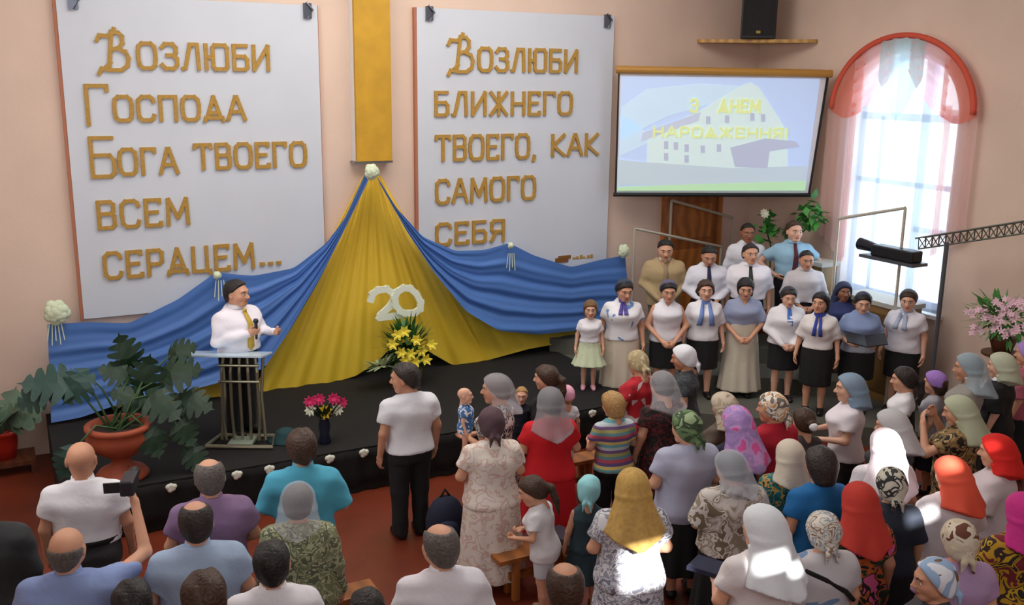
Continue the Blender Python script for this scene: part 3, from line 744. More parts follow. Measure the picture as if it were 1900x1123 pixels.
def f_scarf(style, L=-.30):
    def f(P):
        x, y, z = P; face = .86*y-.5*z; ang = np.arctan2(x, -(y+.03))
        if style in ('kerchief', 'bandana'):
            d = skull(P, .021)+.003*np.sin(45*z+30*y)*np.sin(25*x)
            d = smax(smax(d, face-(.020 if style == 'kerchief' else .012), .008), -z-.045+.75*np.minimum(y, .05), .012)
            d = smin(d, ell(P, (0, -.112, -.035), (.022, .02, .018)), .012)
            for s_ in (-1, 1): d = smin(d, chain(P, [(0, -.112, -.04), (s_*.025, -.125, -.09), (s_*.035, -.118, -.16)], [.012, .018, .007]), .01)
            return d
        if style == 'lace':
            d = skull(P, .023)+.003*np.sin(45*z+30*y)*np.sin(25*x); return smax(smax(d, face+.036, .008), -z-.03+.6*np.minimum(y, .05), .012)
        if style == 'cap':
            d = skull(P, .024); return smax(smax(d, face-.015, .008), -z-.015+.3*np.minimum(y, .05), .012)
        if style == 'hat':
            d = smax(ell(P, (0, -.012, .045), (.105, .125, .098)), .03-z, .01); return smin(d, ell(P, (0, -.005, .03), (.145, .165, .012)), .01)
        # veil: hood over the crown that falls behind the shoulders
        hood = smin(skull(P, .026), rc(P, (0, -.045, -.02), (0, -.06, -.12), .098, .095), .04)
        k = np.clip((-.05-z)/.26, 0, 1); a = .100+.105*k**.8; b = .085+.055*k; cy = -.055-.03*k
        a = a*(1+.07*k*np.sin(9*ang+2)); b = b*(1+.10*k*np.sin(8*ang))
        dr_ = (np.sqrt((x/a)**2+((y-cy)/b)**2)-1)*np.minimum(a, b)
        dr_ = np.maximum(dr_, np.maximum(z+.03, L-z+.05*np.abs(x)/.1))
        d = smin(hood, dr_, .05)
        cut = np.where(z > -.06, face-.022, y-.028-.2*(z+.06))
        d = smax(d, smin(cut, y-.035, .03) if False else cut, .01)
        return np.maximum(smax(d, -(z-L)+.0, .01), -9)
    return f
def scarf_mesh(style, L=-.30):
    return cached(('scarf', style, L), lambda: polygonize(f_scarf(style, L), (-.24, -.24, (L if style == 'veil' else -.2)-.02), (.24, .18, .16), .0105))
def hair_mesh(style):
    return cached(('hair', style), lambda: polygonize(f_hair(style), (-.14, -.2, -.31), (.14, .13, .15), .0085))

SKIN = [(214, 160, 130), (200, 145, 115), (186, 128, 98), (222, 172, 146), (150, 96, 70)]
M_eye = mat('eye_white', (225, 220, 212), .3); M_iris = mat('dark_brow_and_iris', (46, 34, 28), .6)
HAIRC = {'black': (26, 21, 20), 'brown': (66, 44, 30), 'light': (120, 88, 54), 'blond': (176, 138, 84), 'grey': (96, 90, 86), 'white': (180, 178, 174), 'dark': (40, 31, 27)}
def hairmat(c): return mat('hair_'+c, HAIRC[c], .5, noise=.3, nscale=60, bump=.6, bscale=55)
M_shoe = mat('black_leather', (22, 20, 20), .4)

PEOPLE, HAND = [], {}
def person(label, px, py, z0=0.0, h=1.62, yaw=0, sex='f', st=.3, hair=None, hcol='dark', scarf=None, scol=None, top=None, bottom=None,
           arms=('down', 'down'), bow=8, turn=0, skin=0, shoes=M_shoe, child=False, group=None, lean=0, extra=None, pos=None):
    """px, py: where the photo shows the crown; z0: what the person stands on; yaw: facing, degrees left of straight ahead (+Y)"""
    s = h/1.70; hs = 1.0
    if child: hs = 1.38 if h < 1.0 else 1.22 if h < 1.3 else 1.10
    WB = 1.10 if not child else 1.06
    hv = np.array((hs*1.15, hs*1.15, hs*1.17)); s = h/(1.70+(hs*1.17-1)*.20)
    p = at(px, py, 2, z0+h*.99) if pos is None else np.array(pos)
    rz = math.radians(yaw)
    if pos is None:                                   # a bowed or leaning crown sits ahead of the feet
        fwd = s*(.10*math.sin(math.radians(bow+lean))+ .9*math.sin(math.radians(lean)) - .01); p = p-np.array((-math.sin(rz), math.cos(rz), 0))*fwd
    B = Body(sex, st, arms, child)
    Mh = np.array(Matrix.Rotation(math.radians(turn), 3, 'Z') @ Matrix.Rotation(math.radians(-bow), 3, 'X'))
    piv = np.array((0, -.02, 1.47)); off = np.array((0, .022, .113))
    headx = lambda V: ((V*hv+off*np.array((1, 1, hv[2])))@Mh.T)+piv
    parts = [tuple(x) for x in B.skin()]+[(headx(HV*np.array((.97 if sex == 'f' else 1, 1, 1))), HQ, HM)]
    def L(V):
        if not lean: return V
        q = V.copy(); k = np.clip((V[:, 2]-.85)/.2, 0, 1); a = math.radians(lean)*k; dz = V[:, 2]-.92
        q[:, 1] = np.where(k > 0, V[:, 1]*np.cos(a)+dz*np.sin(a), V[:, 1]); q[:, 2] = np.where(k > 0, .92+dz*np.cos(a)-V[:, 1]*np.sin(a), V[:, 2]); return q
    me = to_mesh('person', [(L(a), b, c) for a, b, c in parts])
    sk = SKIN[skin]
    for q in (mat('skin', sk, .55, noise=.06, nscale=9), M_eye, M_iris, mat('lips', tuple(int(v*f_) for v, f_ in zip(sk, (.86, .66, .64))), .5)): me.materials.append(q)
    o = bpy.data.objects.new('person', me); COL.objects.link(o)
    o.location = (p[0], p[1], z0); o.rotation_euler = (0, 0, rz); o.scale = (s*WB, s*WB, s)
    PEOPLE.append((label, o.location.copy(), h, o.name))
    HAND[o.name] = [Vector(L(np.array([w_+(w_-e)/np.linalg.norm(w_-e)*.075+pd*.02]))[0]) for _, _, e, w_, pd, _ in B.arm]
    HAND[o.name] = [Matrix.LocRotScale(o.location, o.rotation_euler, o.scale) @ q for q in HAND[o.name]]
    if not group: group = 'choir singers on the risers' if label.startswith(('choir', 'broad choir', 'dark faced choir', 'dark skinned choir')) else 'congregation standing before the stage' if z0 == 0 else None
    tag(o, label, 'person', group)
    def child_mesh(name, prts, m):
        cm = to_mesh(name, [(L(a), b, c) for a, b, c in prts]); cm.materials.append(m)
        c = bpy.data.objects.new(name, cm); COL.objects.link(c); c.parent = o; return c
    if scarf and hair in ('bun', 'tied'): hair = 'covered'
    if hair: V, Q = hair_mesh(hair); child_mesh('hair', [(headx(V), Q, None)], hairmat(hcol))
    if scarf:
        st_, Ls = (scarf if isinstance(scarf, tuple) else (scarf, -.30)); V, Q = scarf_mesh(st_, Ls)
        child_mesh({'veil': 'veil', 'cap': 'cap', 'hat': 'hat'}.get(st_, 'headscarf'), [(headx(V), Q, None)], scol)
    if top:
        nm_, m, hem, sl = top[:4]; kw = dict(loose=.012, neck=1.455, fold=.005, vneck=0.0); kw.update(top[4] if len(top) > 4 else {})
        child_mesh(nm_, B.top(hem, sl, **kw), m)
    if bottom:
        if bottom[0] in ('trousers', 'shorts'): child_mesh(bottom[0], B.trousers(.55 if bottom[0] == 'shorts' else 0.0), bottom[1])
        else:
            kw = dict(fold=.05); kw.update(bottom[4] if len(bottom) > 4 else {}); child_mesh(bottom[0], B.skirt(bottom[2], bottom[3], **kw), bottom[1])
    for sg in (-1, 1):
        V, Q = cached(('shoe',), lambda: polygonize(lambda P: np.maximum(smin(rc(P, (0, -.035, .045), (0.01, .13, .032), .046, .036), rc(P, (0, -.02, .03), (0.005, .06, .04), .045, .042), .02), -P[2]+.002), (-.07, -.1, 0), (.08, .19, .1), .012))
        V = V.copy(); V[:, 0] *= sg; child_mesh('shoe', [(V+np.array((sg*.092, 0, 0)), Q if sg > 0 else Q[:, ::-1], None)], shoes)
    if extra: extra(o, B, L, Mh, child_mesh)
    return o

def mb_child(o, b, name, m, L=None, **k):
    if L is not None:
        b.v = [tuple(q) for q in L(np.array(b.v))]
    c = b.build(name, m, None, True, **k); c.parent = o; return c
def front_y(B, z, off): return float(np.interp(z, B.T[:, 0], B.T[:, 2])+np.interp(z, B.T[:, 0], B.T[:, 3])+off)
def x_collar(m):
    def f(o, B, L, Mh, cm):
        b = MB(); r = .066 if B.sex == 'm' else .060
        b.lathe([(r+.016, -.02), (r+.010, .0), (r+.004, .030), (r-.004, .032), (r-.004, -.01)], 20, (0, -.012, 1.462))
        mb_child(o, b, 'collar', m, L)
    return f
def x_tie(m, zb=1.02, off=.034):
    def f(o, B, L, Mh, cm):
        b = MB(); zs = np.linspace(1.43, zb, 12)
        for sgn in (0,):
            vs = []; 
            for i, z in enumerate(zs):
                wd = .018+.022*(i/11)**.8 if i < 11 else .004; y = front_y(B, max(z, 1.0), off+.012) if z < 1.37 else front_y(B, z, off+.016)
                vs += [(-wd, y, z), (wd, y, z), (wd, y-.012, z), (-wd, y-.012, z)]
            fs = []
            for i in range(11):
                for k in range(4): fs.append((i*4+k, i*4+(k+1) % 4, i*4+4+(k+1) % 4, i*4+4+k))
            b.add(vs, fs)
        b.blob((0, front_y(B, 1.43, off+.014), 1.438), (.024, .02, .022), 8)
        mb_child(o, b, 'tie', m, L)
    return f
def x_neckscarf(m, zb=1.18, wd=.05, gap=.05):
    def f(o, B, L, Mh, cm):
        b = MB(); b.lathe([(.085, -.03), (.092, -.01), (.080, .025), (.062, .03), (.062, -.02)], 20, (0, -.008, 1.445))
        for sg in (-1, 1):
            zs = np.linspace(1.44, zb, 8); vs = []
            for i, z in enumerate(zs):
                x = sg*(gap*(.6+.6*i/7)); y = front_y(B, min(z, 1.34), .040)-(.02 if z > 1.38 else 0); w_ = wd*(.6+.5*i/7)
                vs += [(x-w_/2, y, z), (x+w_/2, y, z), (x+w_/2, y-.018, z), (x-w_/2, y-.018, z)]
            b.add(vs, [(i*4+k, i*4+(k+1) % 4, i*4+4+(k+1) % 4, i*4+4+k) for i in range(7) for k in range(4)]+[(28, 29, 30, 31)])
        mb_child(o, b, 'neck_scarf', m, L)
    return f
def x_belt(m):
    def f(o, B, L, Mh, cm):
        T = B.T; b = MB(); a = np.interp(1.0, T[:, 0], T[:, 1])+.032; d = np.interp(1.0, T[:, 0], T[:, 2])+.032
        b.lathe([(1, -.02), (1.01, -.018), (1.01, .018), (1, .02)], 28, (0, 0, 1.0), sx=a, sy=d); mb_child(o, b, 'belt', m, L)
    return f
def x_shawl(m, zb=1.12):
    """a loose shawl over shoulders and chest"""
    def f(o, B, L, Mh, cm):
        T = B.T.copy()
        def g(P):
            d = prof(P, T, .045)
            for sgn, s_, e, *_ in B.arm: d = smin(d, rc(P, s_, s_+(e-s_)*.55, .075, .08), .05)
            return np.maximum(smax(d+fold_noise(P, .008), P[2]-1.47, .01), zb-P[2]+.25*np.abs(P[0]))
        cm('shawl', [(*polygonize(g, (-.4, -.3, zb-.02), (.4, .36, 1.5), .0165), None)], m)
    return f
def x_all(*fs):
    def f(*a):
        for q in fs: q(*a)
    return f
# ------------------------------------------------------------------ PEOPLE TABLE
W_ = (238, 238, 244)
white = cloth(W_); black = cloth((24, 24, 28)); navy = cloth((26, 30, 48)); cream = cloth((222, 214, 198))
def trs(m=black): return ('trousers', m)
SHEER = mat('sheer_white_voile', (236, 238, 246), .85, alpha=.24, bump=.3, bscale=20)
SHEER_G = mat('sheer_grey_voile', (170, 170, 178), .85, alpha=.45)
# --- men on the left of the aisle, seen from behind
person('man cut off at the edge of the picture in a dark grey jacket', -42, 905, h=1.760, yaw=-8, sex='m', st=.5, hair='short', hcol='dark', top=('jacket', cloth((52, 54, 56)), .72, 'long', dict(loose=.03)), bottom=trs())
person('bald man in white short sleeved shirt standing in front of the terracotta urn', 148, 828, h=1.760, yaw=-12, sex='m', st=.7, hair=None, bow=2, skin=1, top=('shirt', white, .98, 'short', dict(loose=.02)), bottom=trs(cloth((60, 60, 64))), extra=x_all(x_collar(white), x_belt(M_black)))
cam_man = person('bald man in light blue shirt holding up a camcorder', 120, 990, h=1.720, yaw=-14, sex='m', st=.9, hair='fringe', hcol='grey', arms=('camera', 'down'), bow=4, turn=-6, top=('shirt', cloth((140, 162, 214)), .84, 'short', dict(loose=.03)), bottom=trs(), extra=x_collar(cloth((140, 162, 214))))
person('balding man in purple shirt close to the black stage front', 388, 860, h=1.720, yaw=-6, sex='m', st=.6, hair='balding', hcol='grey', top=('shirt', cloth((138, 112, 150)), .84, 'short', dict(loose=.025)), bottom=trs(), arms=('clasp', 'clasp'), extra=x_collar(cloth((138, 112, 150))))
person('balding dark haired man in pale blue striped shirt behind the purple shirt', 362, 940, h=1.740, yaw=-8, sex='m', st=.8, hair='balding', hcol='dark', top=('shirt', cloth((166, 190, 220)), .84, 'short', dict(loose=.03)), bottom=trs(), arms=('clasp', 'clasp'), extra=x_collar(cloth((166, 190, 220))))
person('dark haired man in turquoise shirt standing in front of the flower vase', 560, 805, h=1.760, yaw=-16, sex='m', st=.35, hair='short', hcol='brown', bow=5, turn=8, skin=1, top=('shirt', cloth((82, 176, 206)), .84, 'half', dict(loose=.02)), bottom=trs(), arms=('clasp', 'clasp'), extra=x_collar(cloth((82, 176, 206))))
person('woman in sheer white veil and olive patterned jacket', 552, 908, h=1.630, yaw=-20, st=.9, hair='bun', hcol='dark', scarf=('veil', -.20), scol=SHEER, top=('jacket', pattern([(118, 124, 92), (160, 164, 128), (92, 98, 76), (176, 180, 146)], 16), .72, 'long', dict(loose=.035)), bottom=('skirt', black, .3, .03))
person('young man with short dark hair and white shirt at the bottom of the picture', 503, 1015, h=1.730, yaw=-12, sex='m', st=.3, hair='crop', hcol='black', bow=4, top=('shirt', white, .84, 'long', dict(loose=.02)), bottom=trs(), extra=x_collar(white))
person('dark haired person of whom only the crown shows, below the pale blue shirt', 378, 1075, h=1.810, yaw=-8, sex='m', hair='short', hcol='brown', top=('shirt', cloth((70, 74, 84)), .84, 'short'), bottom=trs())
person('black haired person of whom only the crown shows, below the man with camcorder', 244, 1090, h=1.650, yaw=-4, sex='m', hair='short', hcol='black', top=('shirt', cloth((60, 60, 66)), .84, 'short'), bottom=trs())
person('dark haired person of whom only the crown shows beside the short bench end', 682, 1104, h=1.600, yaw=-6, sex='m', hair='crop', hcol='black', top=('shirt', cloth((80, 70, 66)), .84, 'short'), bottom=trs())
person('balding grey haired man in loose white shirt at the aisle', 820, 983, h=1.740, yaw=-12, sex='m', st=.3, hair='balding', hcol='grey', bow=6, turn=15, top=('shirt', cloth((232, 230, 238)), .84, 'half', dict(loose=.02, fold=.008)), bottom=trs(), extra=x_collar(cloth((232, 230, 238))))
person('man in white T-shirt and black trousers standing alone before the stage', 757, 679, h=1.770, yaw=2, sex='m', st=.3, hair='short', hcol='dark', turn=48, bow=10, skin=1, top=('t_shirt', cloth((226, 228, 234)), .90, 'short', dict(loose=.022)), bottom=trs())
# --- women in the middle
person('woman in cream flowered dress with dark mauve headscarf', 912, 765, h=1.640, yaw=-10, st=1.0, hair=None, scarf='kerchief', scol=cloth((84, 62, 70)), bow=12, turn=-6, top=('dress', pattern([(234, 226, 216), (232, 222, 210), (216, 190, 178), (236, 228, 220)], 11), .84, 'short', dict(loose=.02)), bottom=('skirt', pattern([(234, 226, 216), (232, 222, 210), (216, 190, 178), (236, 228, 220)], 11), .12, .06), arms=('hold', 'hold'))
person('woman in bright red dress with long grey sheer veil', 1022, 728, h=1.630, yaw=-16, st=.8, hair='bun', hcol='dark', scarf=('veil', -.30), scol=SHEER_G, top=('dress', cloth((206, 22, 34)), .84, 'short', dict(loose=.02)), bottom=('skirt', cloth((206, 22, 34)), .30, .05), arms=('hold', 'hold'))
person('woman in white veil holding a baby, seen in profile', 923, 702, h=1.690, yaw=42, st=.4, hair='tied', hcol='brown', scarf=('veil', -.22), scol=SHEER, skin=1, turn=10, bow=6, arms=('baby', 'baby'), top=('blouse', pattern([(214, 210, 208), (40, 40, 44), (190, 186, 186), (30, 30, 34)], 13), .80, 'short'), bottom=('skirt', pattern([(214, 210, 208), (40, 40, 44), (190, 186, 186), (30, 30, 34)], 13), .3, .06))
BABY = at(863, 722, 1, PEOPLE[-1][1][1]-.22)
person('baby in blue and white held at the veiled mother\'s shoulder', 0, 0, z0=BABY[2]-.70, h=.70, yaw=-120, sex='m', st=.9, child=True, hair=None, skin=3, bow=0, top=('romper', pattern([(228, 230, 236), (60, 110, 170), (230, 232, 238)], 7), .5, 'short'), shoes=white, pos=BABY)
KID = at(968, 720, 1, 8.62)
person('toddler half hidden behind the white veil of the mother', 966, 722, z0=KID[2]-0.82, h=0.82, yaw=150, sex='m', st=.5, child=True, hair='crop', hcol='blond', skin=3, top=('t_shirt', navy, .6, 'short'), bottom=trs(navy), shoes=white, pos=KID)
person('woman with brown ponytail in black top near the stage', 1016, 683, h=1.550, yaw=32, st=.2, hair='ponytail', hcol='brown', turn=14, skin=0, top=('blouse', black, .84, 'half'), bottom=('skirt', black, .3, .03))
KID = at(1052, 720, 1, 8.35)
person('small child in pink cap peeping over the red dress', 1052, 722, z0=KID[2]-0.92, h=0.92, yaw=-20, st=.4, child=True, hair='short', hcol='blond', scarf='cap', scol=cloth((232, 170, 196)), top=('t_shirt', cloth((226, 230, 236)), .6, 'short'), bottom=trs(white), shoes=white, pos=KID)
person('girl with long ponytail in white T-shirt and shorts leaning on the bench', 985, 886, h=1.240, yaw=42, child=True, st=.2, hair='ponytail', hcol='brown', bow=14, lean=10, turn=20, arms=('hold', 'hold'), top=('t_shirt', cloth((228, 228, 232)), .78, 'short', dict(loose=.025)), bottom=('shorts', cloth((210, 214, 222))), shoes=mat('sandal', (150, 120, 100), .6))
person('child with light blue bandana and dark teal sleeveless top', 1092, 891, h=1.200, yaw=-20, child=True, st=.2, hair=None, scarf='bandana', scol=cloth((150, 214, 222)), skin=0, turn=-18, top=('vest_top', cloth((48, 72, 82)), .60, 'none', dict(loose=.02)), bottom=('skirt', cloth((48, 72, 82)), .45, .08))
person('woman with long golden veil and grey and white leaf print blouse', 1175, 882, h=1.640, yaw=-24, st=1.0, hair=None, scarf=('veil', -.36), scol=mat('golden_veil', (196, 158, 84), .7, alpha=.93, noise=.15, nscale=30), top=('blouse', pattern([(222, 222, 228), (150, 154, 166), (214, 214, 222), (120, 124, 138)], 15), .82, 'short', dict(loose=.03)), bottom=('skirt', pattern([(222, 222, 228), (150, 154, 166), (214, 214, 222), (120, 124, 138)], 15), .3, .06), arms=('clasp', 'clasp'))
person('balding brown haired man of whom only the head shows at the bottom', 1050, 1057, h=1.740, yaw=-20, sex='m', st=.4, hair='balding', hcol='brown', skin=1, bow=6, top=('shirt', cloth((110, 96, 90)), .84, 'short'), bottom=trs())
person('blond girl in rainbow striped T-shirt', 1140, 732, h=1.500, yaw=-8, st=.3, hair='bob', hcol='blond', bow=16, turn=10, top=('t_shirt', pattern([(206, 220, 226), (120, 190, 200), (230, 216, 130), (110, 90, 150), (206, 90, 110), (110, 160, 170), (180, 180, 110), (130, 100, 150)], 3.6, 'stripes'), .86, 'short'), bottom=trs(), arms=('hold', 'hold'))
person('woman in wide white veil and black dress with small red flowers', 1232, 697, h=1.640, yaw=-6, st=.6, hair='bun', hcol='dark', scarf=('veil', -.26), scol=SHEER, bow=16, top=('dress', pattern([(30, 28, 30), (38, 34, 36), (110, 40, 46), (28, 26, 28)], 20), .84, 'short'), bottom=('skirt', pattern([(30, 28, 30), (38, 34, 36), (110, 40, 46), (28, 26, 28)], 20), .2, .06))
person('woman with folded beige headscarf and red top leaning to one side', 1184, 656, h=1.590, yaw=18, st=.5, hair=None, scarf='bandana', scol=pattern([(190, 176, 140), (170, 152, 116), (206, 194, 160)], 12), bow=26, turn=-20, top=('t_shirt', pattern([(176, 30, 44), (190, 36, 50), (214, 206, 206)], 6), .84, 'short'), bottom=('skirt', black, .4, .03), arms=('hold', 'hold'))
person('woman in white kerchief and charcoal flowered dress in profile', 1272, 646, h=1.620, yaw=44, st=.6, hair=None, scarf='kerchief', scol=cloth((226, 228, 236)), skin=1, bow=14, top=('dress', pattern([(58, 62, 68), (72, 76, 82), (48, 52, 56), (92, 94, 96)], 20), .84, 'short'), bottom=('skirt', pattern([(58, 62, 68), (72, 76, 82), (48, 52, 56), (92, 94, 96)], 20), .2, .05))
person('woman in green headscarf and lavender grey blouse', 1279, 771, h=1.690, yaw=-14, st=1.0, hair=None, scarf='kerchief', scol=pattern([(112, 140, 96), (96, 124, 82), (60, 78, 56), (150, 172, 130)], 9), turn=26, bow=10, top=('blouse', cloth((176, 180, 204)), .80, 'short', dict(loose=.03)), bottom=('skirt', black, .3, .04), arms=('clasp', 'clasp'))
person('woman in lilac scarf with pink ends over a navy dress', 1370, 763, h=1.640, yaw=-2, st=.5, hair=None, scarf=('veil', -.38), scol=pattern([(158, 128, 190), (170, 140, 200), (196, 150, 206), (214, 90, 160)], 7), bow=12, top=('dress', navy, .84, 'half'), bottom=('skirt', navy, .3, .04))
person('woman in beige veil half hidden behind the lilac scarf', 1346, 736, h=1.530, yaw=10, st=.4, hair=None, scarf=('veil', -.26), scol=pattern([(176, 160, 134), (196, 184, 166), (160, 142, 116)], 10), bow=14, top=('blouse', cloth((96, 84, 74)), .84, 'short'), bottom=('skirt', black, .3, .03))
person('woman in crimson dress with white and orange patterned scarf tails', 1438, 736, h=1.660, yaw=2, st=.7, hair=None, scarf='kerchief', scol=pattern([(222, 216, 200), (206, 150, 90), (230, 226, 214), (120, 110, 100)], 13), bow=8, turn=26, skin=1, top=('dress', cloth((176, 22, 44)), .84, 'short', dict(loose=.02)), bottom=('skirt', cloth((176, 22, 44)), .28, .05))
person('brown haired girl with white hair bobble beside the crimson dress', 1494, 764, h=1.410, yaw=-10, st=.2, child=True, hair='bun', hcol='brown', top=('t_shirt', cloth((70, 60, 60)), .84, 'short'), bottom=('skirt', black, .4, .03),
       extra=lambda o, B, L, Mh, cm: mb_child(o, MB().blob((0, -.17, 1.61), (.055, .04, .05)), 'hair_bobble', white))
person('woman in white blouse and blue grey scarf in clear profile', 1580, 701, h=1.640, yaw=48, st=.4, hair=None, scarf=('veil', -.20), scol=mat('blue_grey_voile', (134, 160, 184), .8, alpha=.85), skin=3, bow=6, turn=6, top=('blouse', cloth((234, 228, 236)), .86, 'short', dict(loose=.02)), bottom=('skirt', black, .3, .03), arms=('hold', 'hold'))
person('woman in sheer grey veil and cream baroque print jacket', 1363, 846, h=1.610, yaw=-20, st=1.1, hair='bun', hcol='dark', scarf=('veil', -.20), scol=mat('pale_grey_voile', (206, 214, 226), .8, alpha=.42), bow=16, turn=22, top=('jacket', pattern([(206, 200, 194), (188, 180, 172), (150, 138, 120), (214, 208, 202), (120, 106, 86)], 9), .90, 'half', dict(loose=.035)), bottom=('skirt', black, .25, .05), arms=('hold', 'hold'))
person('woman in ivory veil and teal and gold flowered dress', 1468, 826, h=1.520, yaw=-20, st=1.0, hair=None, scarf=('veil', -.26), scol=cloth((206, 196, 180)), bow=8, top=('dress', pattern([(22, 104, 112), (26, 122, 126), (190, 150, 70), (18, 60, 64), (30, 110, 116)], 12), .84, 'short', dict(loose=.025)), bottom=('skirt', pattern([(22, 104, 112), (26, 122, 126), (190, 150, 70), (18, 60, 64), (30, 110, 116)], 12), .3, .06))
person('woman with dark bobbed hair and bright blue dress', 1526, 838, h=1.690, yaw=-14, st=.5, hair='bob', hcol='dark', skin=1, top=('dress', cloth((20, 104, 168)), .84, 'short', dict(loose=.02)), bottom=('skirt', cloth((16, 70, 130)), .3, .05))
person('woman in long white veil lit by the sun', 1646, 806, h=1.620, yaw=-22, st=.8, hair=None, scarf=('veil', -.40), scol=cloth((226, 214, 222)), bow=10, top=('blouse', cloth((232, 228, 234)), .84, 'short', dict(loose=.025)), bottom=('skirt', cloth((170, 170, 180)), .3, .05))
person('woman in plain grey white veil just beyond the sunlit veil', 1660, 768, h=1.610, yaw=10, st=.6, hair=None, scarf=('veil', -.26), scol=cloth((190, 190, 192)), turn=20, bow=14, top=('blouse', cloth((60, 60, 68)), .84, 'short'), bottom=('skirt', black, .3, .04))
person('woman in black and white spotted scarf and dark blue dress', 1657, 878, h=1.570, yaw=-26, st=.7, hair=None, scarf='kerchief', scol=pattern([(206, 204, 188), (196, 194, 176), (50, 52, 52), (212, 210, 198)], 11), top=('dress', cloth((36, 44, 58)), .84, 'half', dict(loose=.02)), bottom=('skirt', cloth((30, 36, 46)), .2, .05))
person('woman in brick red scarf and black dress with bright flowers', 1598, 908, h=1.620, yaw=-22, st=.8, hair=None, scarf=('veil', -.32), scol=cloth((186, 52, 40)), top=('dress', pattern([(24, 30, 26), (30, 62, 34), (196, 96, 34), (22, 26, 24), (206, 90, 140)], 8), .84, 'short', dict(loose=.025)), bottom=('skirt', pattern([(24, 30, 26), (30, 62, 34), (196, 96, 34), (22, 26, 24), (206, 90, 140)], 8), .2, .05))
person('woman in long white veil and white blouse at the bottom of the picture', 1422, 952, h=1.740, yaw=-14, st=.6, hair=None, scarf=('veil', -.36), scol=cloth((226, 232, 238)), turn=24, bow=6, top=('blouse', cloth((228, 222, 224)), .84, 'short', dict(loose=.025)), bottom=('skirt', pattern([(170, 190, 216), (200, 206, 220), (176, 60, 60)], 8), .3, .05), arms=('hold', 'hold'))
def strap(o, B, L, Mh, cm):
    b = MB(); b.tube([(-.17, -.10, 1.37), (-.05, -.16, 1.32), (.10, -.175, 1.22), (.20, -.10, 1.10)], .018, 8); mb_child(o, b, 'bag_strap', M_black)
person('woman in white and blue flowered scarf with black strap across the back', 1531, 962, h=1.590, yaw=-18, st=.8, hair=None, scarf='kerchief', scol=pattern([(214, 208, 192), (150, 160, 172), (222, 216, 204), (140, 110, 90), (206, 204, 196)], 12), top=('blouse', pattern([(196, 192, 196), (196, 192, 196), (110, 140, 176)], 3), .84, 'short', dict(loose=.03)), bottom=('skirt', cloth((110, 140, 176)), .3, .05), extra=strap)
person('woman in coral scarf and white blouse touched by sunlight', 1772, 858, h=1.600, yaw=-16, st=.8, hair=None, scarf=('veil', -.28), scol=mat('coral_scarf', (236, 92, 66), .8), bow=14, turn=14, top=('blouse', cloth((226, 222, 228)), .84, 'half', dict(loose=.03)), bottom=('skirt', black, .3, .04), arms=('clasp', 'clasp'))
person('woman in scarlet headscarf and white blouse at the picture edge', 1855, 816, h=1.620, yaw=26, st=.6, hair=None, scarf=('veil', -.20), scol=cloth((212, 30, 22)), bow=10, top=('blouse', cloth((206, 196, 200)), .84, 'half', dict(loose=.025)), bottom=('skirt', cloth((150, 24, 28)), .3, .04), arms=('hold', 'hold'))
person('woman in cream scarf with brown flowers and lilac blouse', 1784, 978, h=1.600, yaw=-26, st=.9, hair=None, scarf='kerchief', scol=pattern([(206, 194, 170), (200, 186, 160), (212, 202, 182), (104, 60, 44)], 9), top=('blouse', cloth((176, 146, 184)), .84, 'short', dict(loose=.025)), bottom=('skirt', cloth((90, 80, 96)), .3, .04))
person('person in white and pale blue cap in profile at the bottom of the picture', 1740, 1048, h=1.570, yaw=52, st=.5, hair='short', hcol='light', scarf='bandana', scol=pattern([(226, 230, 238), (150, 180, 214), (222, 226, 234)], 5), skin=1, turn=8, top=('blouse', cloth((70, 66, 72)), .84, 'short'), bottom=('skirt', black, .3, .04))
person('woman in magenta scarf and yellow flowered black dress at the picture edge', 1905, 928, h=1.620, yaw=-20, st=.9, hair=None, scarf=('veil', -.26), scol=cloth((196, 40, 130)), top=('dress', pattern([(38, 32, 30), (196, 160, 30), (50, 30, 32), (180, 140, 26), (110, 30, 40)], 8), .84, 'half', dict(loose=.03)), bottom=('skirt', pattern([(38, 32, 30), (196, 160, 30), (50, 30, 32), (180, 140, 26), (110, 30, 40)], 8), .2, .05), arms=('hold', 'hold'))
person('woman in sage green veil and brown leopard print dress with raised arms', 1785, 742, h=1.620, yaw=24, st=.9, hair=None, scarf=('veil', -.34), scol=cloth((176, 184, 156)), skin=0, bow=16, turn=10, top=('dress', pattern([(168, 140, 92), (140, 112, 68), (40, 34, 28), (184, 158, 110)], 12), .84, 'short', dict(loose=.025)), bottom=('skirt', pattern([(168, 140, 92), (140, 112, 68), (40, 34, 28), (184, 158, 110)], 12), .2, .05), arms=('up', 'up'))
person('woman in sheer blue grey veil in profile beyond the leopard print dress', 1802, 664, h=1.710, yaw=34, st=.4, hair='bun', hcol='dark', scarf=('veil', -.28), scol=mat('pale_blue_grey_voile', (190, 212, 224), .8, alpha=.5), skin=1, top=('blouse', cloth((150, 146, 140)), .84, 'short'), bottom=('skirt', black, .3, .04))
person('dark haired girl in white shirt and black pinafore facing the choir', 1681, 687, h=1.470, yaw=42, st=.1, child=True, hair='ponytail', hcol='dark', skin=0, top=('shirt', white, .84, 'short', dict(loose=.018)), bottom=('pinafore', black, .4, .05, dict(waist=1.32, off=.03)))
person('girl in lilac cap standing behind the black pinafore', 1738, 695, h=1.380, yaw=26, st=.2, child=True, hair='bob', hcol='brown', scarf='cap', scol=cloth((166, 126, 206)), top=('t_shirt', cloth((190, 190, 200)), .84, 'short'), bottom=('skirt', navy, .4, .04))
